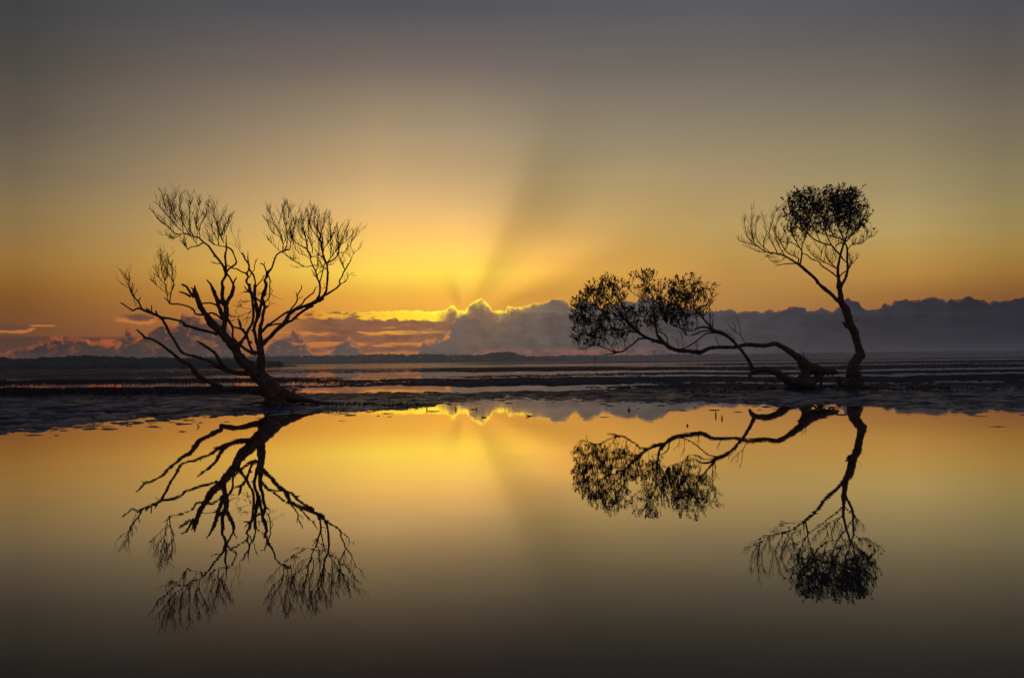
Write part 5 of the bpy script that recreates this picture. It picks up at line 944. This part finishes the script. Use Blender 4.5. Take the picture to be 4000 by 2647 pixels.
def make_tree(name, label, at, data, seed, leaves=None, n_sprig=0, leaf_len=0.074, up=0.16, spread=1.0, n_root=7):
    rs = np.random.default_rng(seed)
    root = thing(name, label, 'tree', at)
    twigs = Geo()
    carriers = []
    for kind, bush, pts in data:
        p = np.array(pts) / 100.0
        if kind == 'twig':
            r_mean = p[:, 3].mean()
            q = catmull(p, 0.05)
            q[1:-1, :3] += rs.normal(0, 0.006, (len(q) - 2, 3))
            q[:, 3] *= 1.08
            twigs.add(*tube(q, 4))
            carriers.append(q)
            seg = np.linalg.norm(np.diff(q[:, :3], axis=0), axis=1)
            L = seg.sum()
            cnt = int(L / 0.050 * bush)
            for _ in range(cnt):
                i = rs.integers(int(len(q) * 0.18), len(q) - 1)
                d = unit(q[min(i + 2, len(q) - 1), :3] - q[max(i - 2, 0), :3])
                s = rs.choice([-1, 1])
                side = np.array((s * rs.uniform(0.3, 1), rs.uniform(-0.9, 0.9), 0.45 * (up > 0.05)))
                grow(twigs, rs, q[i, :3], unit(d * 0.8 + side * 0.6), rs.uniform(0.12, 0.33) * (0.6 + 0.4 * bush) * spread * (1.12 - 0.55 * i / len(q)), max(0.0054, min(0.0086, q[i, 3] * 0.65)), 2 if bush > 0.8 else 1, up if bush > 0.65 else 0.03)
        else:
            rm = p[:, 3].mean()
            q = catmull(p, max(0.02, min(0.06, rm * 0.8)))
            q[:, :3] += rs.normal(0, 1, (len(q), 3)) * (q[:, 3:] * 0.06)
            q[:, 3] *= 0.95
            # knots
            for _ in range(int(len(q) / 14) + 1):
                j = rs.integers(0, len(q)); w = np.exp(-((np.arange(len(q)) - j) / 1.3) ** 2)
                q[:, 3] *= 1 + w * rs.uniform(0.03, 0.18)
            v, f = tube(q, 10 if rm > 0.03 else 7, rs, 0.16)
            link(kind, mesh_np(kind, v, f, M['bark']), root)
            carriers.append(q) if rm < 0.03 else None
            # short broken spurs on the limb
            if kind == 'limb' and len(q) > 10:
                for _ in range(int(len(q) / 13)):
                    j = rs.integers(3, len(q) - 2)
                    d = unit(rs.normal(0, 1, 3) * (1, 0.6, 1) + np.array((0, 0, 0.2)))
                    l = q[j, 3] + rs.uniform(0.015, 0.05)
                    twigs.add(*tube([(*q[j, :3], 0.010), (*(q[j, :3] + d * l), 0.005)], 3))
    # surface roots running out over the mud
    foot = np.array(data[0][2][0]) / 100.0
    for k in range(n_root):
        a = rs.uniform(0, 6.283); l = rs.uniform(0.5, 1.1); b = foot[:3] * (1, 1, 0)
        pts = [(*(b + (math.cos(a) * foot[3] * 0.5, math.sin(a) * foot[3] * 0.5, 0.07)), foot[3] * 0.30)]
        for s in (0.25, 0.5, 0.75, 1.0):
            a += rs.normal(0, 0.25)
            w = np.array(pts[-1][:3]) + (math.cos(a) * l * 0.25, math.sin(a) * l * 0.25, 0)
            w[2] = float(ground_z(at[0] + w[0], at[1] + w[1])) - at[2] + 0.012 * (1 - s) - 0.006
            pts.append((*w, foot[3] * 0.30 * (1 - 0.85 * s)))
        v, f = tube(catmull(pts, 0.04), 8, rs, 0.2)
        link('root', mesh_np('root', v, f, M['bark']), root)
    if leaves:
        allc = np.concatenate([c for c in carriers])
        w = np.array([e[3] * e[4] * e[5] for e in leaves], float); w /= w.sum()
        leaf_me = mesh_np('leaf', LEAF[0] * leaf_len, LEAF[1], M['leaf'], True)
        mats = []
        for k in range(n_sprig):
            e = leaves[rs.choice(len(leaves), p=w)]
            a = rs.uniform(0, 6.283); rad = math.sqrt(rs.random()) * 1.08
            cx = np.array((e[0] + math.cos(a) * rad * e[3], e[1] + rs.normal(0, 0.42) * (e[3] + e[4]) * 0.5, e[2] + math.sin(a) * rad * e[4])) / 100
            j = np.argmin(np.linalg.norm((allc[:, :3] - cx + (0, 0, 0.12)), axis=1))
            a0 = allc[j, :3]
            tip = cx - a0
            if np.linalg.norm(tip) > 0.75:
                tip = tip * 0.75 / np.linalg.norm(tip); cx = a0 + tip
            mid = a0 + tip * 0.5 + rs.normal(0, 0.03, 3) + (0, 0, -0.03)
            stem_d = unit(tip * 0.6 + np.array((rs.normal(0, .25), rs.normal(0, .25), 0.35)))
            end = cx + stem_d * rs.uniform(0.06, 0.16)
            st = catmull([(*a0, 0.0065), (*mid, 0.006), (*cx, 0.0055), (*end, 0.0045)], 0.06)
            twigs.add(*tube(st, 3))
            for i in range(rs.integers(3, 10)):
                b = cx + (end - cx) * rs.random() - stem_d * 0.03 * rs.random()
                d = unit(stem_d * rs.uniform(0.2, 1.0) + rs.normal(0, 0.55, 3) + (0, 0, 0.12))
                mats.append((b, leaf_frame(rs, d), rs.uniform(0.65, 1.25)))
        # the leaves that show largest: those nearest the viewer's side (outermost towards the pool)
        order = sorted(range(len(mats)), key=lambda i: mats[i][0][1] - 0.4 * mats[i][2])
        for i in order[:300]:
            b, fr, s = mats[i]
            m = np.eye(4); m[:3, 0], m[:3, 1], m[:3, 2] = fr[0] * s, fr[1] * s, fr[2] * s; m[:3, 3] = b
            o = bpy.data.objects.new('leaf', leaf_me)
            COL.objects.link(o); o.parent = root; o.matrix_local = Matrix(m.tolist())
        g = Geo()
        for i in order[300:]:
            b, fr, s = mats[i]
            g.add((LEAF[0] * leaf_len * s) @ fr + b, LEAF[1])
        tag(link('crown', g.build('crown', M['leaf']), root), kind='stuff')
    tag(link('twigs', twigs.build('twigs', M['twig']), root), kind='stuff')
    return root

make_tree('bare_mangrove_tree', 'leafless twisted mangrove with many forking limbs leaning off a wide buttressed base', LEFT_AT, LEFT, 11)
make_tree('upright_mangrove_tree', 'tall crooked mangrove with bent trunk and one rounded leafy head beside bare twigs', UP_AT, UPRIGHT, 12, UP_LEAF, 1080)
make_tree('fallen_mangrove_tree', 'toppled mangrove lying low with long horizontal limbs ending in leafy clumps', FALL_AT, FALLEN, 13, FALL_LEAF, 1550)

# ------------------------------------------------------------------ peg roots standing out of the mud
def pegs(name, label, spots, seed, h0=0.08, h1=0.22):
    rs = np.random.default_rng(seed)
    g = Geo()
    for (x, y) in spots(rs):
        z = float(ground_z(x, y))
        h = rs.uniform(h0, h1) * (0.6 + 0.4 * rs.random())
        lean = rs.normal(0, 0.12, 2) * h
        r = rs.uniform(0.006, 0.012)
        g.add(*tube([(x, y, min(z, 0) - 0.03, r * 1.2), (x + lean[0] * 0.5, y + lean[1] * 0.5, max(z, 0) + h * 0.5, r), (x + lean[0], y + lean[1], max(z, 0) + h, r * 0.5)], 4))
    tag(link(name, g.build(name, M['twig'])), label, None, kind='stuff')
def band(x0, x1, y0, y1, n, clump=0.0, dense_left=True):
    def f(rs):
        out = []
        while len(out) < n:
            u = rs.random() ** (1.8 if dense_left else 1)
            y = rs.uniform(y0, y1) if dense_left else rs.normal((y0 + y1) / 2, (y1 - y0) / 4)
            x = x0 + (x1 - x0) * u
            x = x * y / ((y0 + y1) / 2)
            if vnoise(np.array(x * 0.7), np.array(y * 0.5), 99) < -0.28 and dense_left:
                continue
            out.append((x, y))
        return out
    return f
def mound(rs):
    out = []
    while len(out) < 1500:
        x = rs.normal(9.6, 2.0) if rs.random() < 0.75 else rs.uniform(5.0, 15.5)
        y = rs.normal(23.1, 0.75)
        if vnoise(np.array(x * 1.1), np.array(y * 0.9), 55) > -0.12:
            out.append((x, y))
    return out
pegs('peg_roots', 'dense dark band of upright peg roots left of the bare tree', band(-21, -8.6, 25, 32, 5200), 1)
pegs('peg_roots', 'farther thin dark band of peg roots beyond the nearer one', band(-34, -10, 42, 52, 4200), 2)
pegs('peg_roots', 'short peg roots trailing from the bare tree root', band(-4.6, -2.0, 17.7, 18.3, 260, dense_left=False), 3, 0.02, 0.07)
pegs('peg_roots', 'peg roots in the dark mud round the fallen and upright trees', mound, 4, 0.025, 0.10)

# ------------------------------------------------------------------ clods of mud at the edge of the pool
def clod_mesh(seed):
    rs = np.random.default_rng(seed)
    bm = bmesh.new()
    bmesh.ops.create_icosphere(bm, subdivisions=2, radius=1.0)
    v = np.array([w.co[:] for w in bm.verts]); f = np.array([[q.index for q in p.verts] for p in bm.faces]); bm.free()
    k = fbm(v[:, 0] * 1.7 + seed, v[:, 1] * 1.7, seed, 3)
    v[:, :2] *= (1 + 0.7 * k)[:, None]
    v[:, 2] = v[:, 2] * (0.75 + 0.6 * fbm(v[:, 0] * 2.2, v[:, 1] * 2.2 + seed, seed + 5, 2))
    return mesh_np('mud_clod', v, f, M['mud'])
def clods():
    rs = np.random.default_rng(77)
    ms = [clod_mesh(i) for i in range(7)]
    n = 0
    while n < 290:
        x = rs.uniform(-9.5, 10.5)
        sh = float(np.interp(x, [p[0] for p in SHORE], [p[1] for p in SHORE]))
        off = rs.exponential(1.2)
        y = sh - off + 0.2
        if y < 8 or abs(x) > 0.66 * y:
            continue
        if float(ground_z(x, y)) > 0.004:
            continue
        if vnoise(np.array(x * 0.45), np.array(y * 0.45), 123) < -0.05 and rs.random() < 0.75:
            continue
        s = rs.uniform(0.035, 0.15) * (1.0 if off < 1.4 else 0.6)
        o = link('mud_clod', ms[rs.integers(7)], None, (x, y, -0.004), (0, 0, rs.uniform(-0.3, 0.3)))
        o.scale = (s * rs.uniform(1.0, 2.0), s * rs.uniform(0.8, 1.4), max(0.014, s * rs.uniform(0.18, 0.34)))
        where = ('by the bank left of the bare tree' if x < -5.6 else 'in front of the bare tree' if x < -2.4 else 'in the mirrored cloud between the trees' if x < 4.2
                 else 'in front of the fallen tree' if x < 8.6 else 'right of the upright tree reflection')
        size = 'broad' if o.scale.x > 0.17 else 'small' if o.scale.x < 0.08 else 'middling'
        tag(o, '%s dark clod of mud breaking the water %s' % (size, where), 'mud clod', 'mud clods along the edge of the pool')
        n += 1
clods()

# ------------------------------------------------------------------ sticks and sprouts
def stick(name, label, cat, paths, loc, mat='twig', group=None, size=1.0):
    g = Geo()
    for p in paths:
        g.add(*tube(catmull(p, 0.02), 6))
    o = tag(link(name, g.build(name, M[mat]), None, loc), label, cat, group)
    o.scale = (size,) * 3
    return o
def spot(px, dist):     # bearing -> world x
    return (px - 2000) * K * dist
stick('marker_stake', 'thin leaning stake with a knob on top out on the mudflat', 'stake', [[(0.12, 0, -0.15, 0.014), (0.06, 0, 0.45, 0.013), (0.02, 0.02, 0.9, 0.012), (0, 0, 1.05, 0.012)], [(0.0, 0, 1.02, 0.016), (-0.01, 0, 1.08, 0.03), (0.0, 0, 1.13, 0.012)], [(0, 0, 1.08, .012), (.06, 0, 1.1, .016), (.11, 0, 1.07, .006)]], (spot(2322, 46.5), 46.5, 0))
stick('thin_stake', 'thin bare stake standing in the shallows near the wading bird', 'stake', [[(0, 0, -0.12, 0.014), (0.015, 0, 0.3, 0.013), (0, 0, 0.58, 0.009)]], (spot(584, 58), 58, 0))
stick('bent_twig', 'small bent twig poking out of the pool left of the bare tree', 'twig', [[(0, 0, -0.04, 0.007), (-0.03, 0.0, 0.025, 0.007), (-0.05, 0.01, 0.055, 0.005)], [(-0.015, 0, 0.0, 0.006), (0.0, 0, 0.03, 0.004)]], (spot(779, 12.8), 12.8, 0))
stick('root_twig', 'curled twig standing at the end of the trailing roots', 'twig', [[(0.03, 0, -0.03, 0.007), (0.03, 0, 0.05, 0.007), (0.0, 0, 0.09, 0.006), (-0.02, 0, 0.12, 0.004)], [(.03, 0, .03, .006), (.07, 0, .0, .008), (.12, 0, -.02, .006)]], (spot(1402, 17.9), 17.9, 0.015))
stick('drift_stick', 'short stub of driftwood with an upright end below the bright cloud reflection', 'driftwood', [[(-0.14, 0, 0.0, 0.006), (-0.06, 0, 0.004, 0.014), (0.02, 0, 0.004, 0.010), (0.05, 0, 0.0, 0.008)], [(0.05, 0, -0.03, 0.011), (0.05, 0, 0.03, 0.012), (0.06, 0, 0.065, 0.009)]], (spot(1852, 16.6), 16.6, 0), size=0.78)
stick('forked_twig', 'dark forked twig floating alone in the golden pool', 'twig', [[(-0.07, 0, 0.055, 0.006), (-0.05, 0, 0.03, 0.01), (0.02, 0, 0.008, 0.014), (0.11, 0, 0.0, 0.006)], [(-0.055, 0, -0.01, 0.006), (-0.05, 0, 0.03, 0.008)], [(-0.03, 0.05, -0.005, 0.012), (0.03, 0.0, 0.006, 0.012)]], (spot(2063, 14.4), 14.4, 0), size=0.78)
stick('small_drift_stick', 'tiny stick lying on the water under the peaked cloud reflection', 'driftwood', [[(-0.05, 0, 0.012, 0.010), (0.0, 0, 0.006, 0.012), (0.05, 0, 0.004, 0.012)], [(-0.045, 0, -0.02, 0.006), (-0.048, 0, 0.03, 0.006)]], (spot(1887, 14.2), 14.2, 0), size=0.78)
stick('mangrove_sprout', 'sprouting mangrove seedling standing in the pool left of the fallen tree', 'seedling', [[(0, 0, -0.05, 0.020), (0, 0, 0.02, 0.022), (0.004, 0, 0.06, 0.010), (0.012, 0, 0.10, 0.006)], [(0.005, 0, 0.05, 0.008), (-0.012, 0, 0.075, 0.005)], [(-.05, 0, -.006, .012), (0, 0, .006, .018), (.05, 0, -.006, .010)]], (spot(2453, 15.8), 15.8, 0), size=0.78)
for px, dd, h in ((2791, 14.0, 0.05), (2815, 13.3, 0.03), (2680, 12.0, 0.0), (1665, 16.9, .05), (1778, 16.7, .04)):
    stick('peg_root', 'single short peg root rising from the open pool', 'root', [[(0, 0, -0.06, 0.016), (0.002, 0, 0.01, 0.013), (-0.003, 0, 0.02 + h * 0.6, 0.010), (0.0, 0, 0.03 + h, 0.006)]], (spot(px, dd), dd, 0), group='single peg roots in the open pool')
stick('floating_stalk', 'slender stalk lying flat on the pool at the right', 'stalk', [[(-0.16, 0, 0.0, 0.0015), (-0.05, 0, 0.002, 0.003), (0.0, 0.01, 0.003, 0.006), (0.05, 0, 0.002, 0.003), (0.13, 0, 0.0, 0.0015)]], (spot(3890, 11.3), 11.3, 0))

# ------------------------------------------------------------------ wading egret
def egret():
    d = 74.0
    root = thing('wading_egret', 'pale long-necked egret wading across the far shallows, leaning forward', 'bird', (spot(660, d), d, -0.03))
    body = [(0.46, 0, 0.33, 0.008), (0.36, 0, 0.33, 0.035), (0.24, 0, 0.345, 0.075), (0.08, 0, 0.37, 0.095), (-0.06, 0, 0.41, 0.085), (-0.15, 0, 0.46, 0.055), (-0.20, 0, 0.52, 0.034), (-0.22, 0, 0.57, 0.026), (-0.26, 0, 0.615, 0.024), (-0.32, 0, 0.635, 0.030), (-0.365, 0, 0.63, 0.022), (-0.39, 0, 0.622, 0.012)]
    v, f = tube(catmull(body, 0.03), 10)
    link('body', mesh_np('body', v, f, M['feather']), root)
    v, f = tube(catmull([(-0.385, 0, 0.622, 0.012), (-0.43, 0, 0.612, 0.008), (-0.49, 0, 0.597, 0.003)], 0.02), 6)
    link('bill', mesh_np('bill', v, f, M['bill']), root)
    for s in (-1, 1):
        w = [(-0.08, s * 0.07, 0.43, 0.03), (0.1, s * 0.095, 0.40, 0.05), (0.3, s * 0.06, 0.345, 0.03), (0.43, s * 0.02, 0.32, 0.01)]
        v, f = tube(catmull(w, 0.04), 8)
        link('wing', mesh_np('wing', v, f, M['feather']), root)
        st = s * 0.07
        v, f = tube(catmull([(0.12, s * 0.04, 0.33, 0.03), (0.13 + st * 0.4, s * 0.04, 0.22, 0.012), (0.10 + st, s * 0.04, 0.12, 0.009), (0.13 + st * 2, s * 0.04, -0.01, 0.008), (0.08 + st * 2, s * 0.04, -0.02, 0.008)], 0.03), 6)
        link('leg', mesh_np('leg', v, f, M['legs']), root)
egret()

# ------------------------------------------------------------------ far things on the shore
def box(x0, x1, y0, y1, z0, z1):
    v = [(x, y, z) for z in (z0, z1) for y in (y0, y1) for x in (x0, x1)]
    f = [(0, 2, 3, 1), (4, 5, 7, 6), (0, 1, 5, 4), (2, 6, 7, 3), (0, 4, 6, 2), (1, 3, 7, 5)]
    return v, f
def water_tower():
    y = y3 + 30; x = spot(2554, y); u = y * K
    root = thing('water_tower', 'slim water tower with wider tank above the distant tree line', 'tower', (x, y, 1))
    v, f = tube([(0, 0, 0, 1.9 * u), (0, 0, 14 * u, 1.6 * u), (0, 0, 28 * u, 1.5 * u)], 12)
    link('shaft', mesh_np('shaft', v, f, M['concrete']), root)
    v, f = tube([(0, 0, 27 * u, 1.6 * u), (0, 0, 30 * u, 2.7 * u), (0, 0, 34 * u, 3.0 * u), (0, 0, 35 * u, 2.6 * u)], 14)
    link('tank', mesh_np('tank', v, f, M['concrete']), root)
water_tower()

def pine(px, h, y, label):
    root = thing('norfolk_pine_tree', label, 'tree', (spot(px, y), y, h * 0.35), 'pines on the left headland')
    H = h
    v, f = tube([(0, 0, -0.2 * H, 0.02 * H), (0, 0, 0.5 * H, 0.014 * H), (0, 0, H, 0.004 * H)], 7)
    link('trunk', mesh_np('trunk', v, f, M['bark']), root)
    rs = np.random.default_rng(int(px)); g = Geo()
    for k in range(13):
        z = H * (0.18 + 0.80 * k / 13); rr = H * 0.27 * (1 - k / 13.5) * rs.uniform(0.8, 1.15)
        for j in range(7):
            a = j * 0.898 + k * 0.5 + rs.normal(0, 0.1)
            d = np.array((math.cos(a), math.sin(a), 0))
            tip = d * rr + (0, 0, z + rr * 0.22)
            v, f = tube([(0, 0, z, 0.012 * H), (*(d * rr * 0.5 + (0, 0, z + rr * 0.02)), 0.030 * H), (*tip, 0.008 * H)], 5)
            g.add(v, f)
    tag(link('crown', g.build('crown', M['far_wood'], False), root), kind='stuff')
pine(331, 17 * y1 * K + 1.5, y1 + 12, 'taller dark pine with tiered branches above the left headland')
pine(351, 13 * y1 * K + 1.5, y1 + 18, 'shorter dark pine close beside the taller one on the headland')

def house(px, up, y, w, label):
    u = y * K; x = spot(px, y); z = up * u
    root = thing('house', label, 'house', (x, y, z))
    W = w * u; D = W * 0.7; Hh = W * 0.32
    v, f = box(-W / 2, W / 2, 0, D, -3, Hh)
    link('wall', mesh_np('wall', v, f, M['wall'], False), root)
    e = W * 0.06
    rv = [(-W / 2 - e, -e, Hh), (W / 2 + e, -e, Hh), (W / 2 + e, D + e, Hh), (-W / 2 - e, D + e, Hh), (-W / 2 - e, D / 2, Hh * 1.6), (W / 2 + e, D / 2, Hh * 1.6)]
    me = bpy.data.meshes.new('roof'); me.from_pydata(rv, [], [(0, 1, 5, 4), (2, 3, 4, 5), (0, 4, 3), (1, 2, 5), (0, 3, 2, 1)]); me.materials.append(M['roof'])
    link('roof', me, root)
    for k in (-0.28, 0.05, 0.3):
        v, f = box(W * k - W * 0.06, W * k + W * 0.06, -0.05, 0.0, Hh * 0.3, Hh * 0.75)
        link('window', mesh_np('window', v, f, M['glass'], False), root)
house(1641, 25, y2 + 20, 8, 'pale house among the trees at the left end of the hazy hill')
house(1772, 20, y2 + 15, 6, 'small pale house half way along the hazy hill')
house(1752, 21, y2 + 20, 6, 'small pale house with its larger neighbour trees behind on hill')

# ------------------------------------------------------------------ morning haze over the bay
def haze():
    v, f = box(-3500, 3500, -50, 2200, -1.4, 18)
    m = bpy.data.materials.new('haze'); m.use_nodes = True
    t = m.node_tree; t.nodes.clear()
    vol = t.nodes.new('ShaderNodeVolumePrincipled')
    vol.inputs['Color'].default_value = (0.58, 0.70, 1.0, 1)
    vol.inputs['Density'].default_value = 0.00062
    vol.inputs['Anisotropy'].default_value = 0.65
    o = t.nodes.new('ShaderNodeOutputMaterial')
    t.links.new(vol.outputs[0], o.inputs['Volume'])
    tag(link('haze', mesh_np('haze', v, f, m, False)), 'thin bluish morning haze over the bay', None, kind='stuff')
haze()
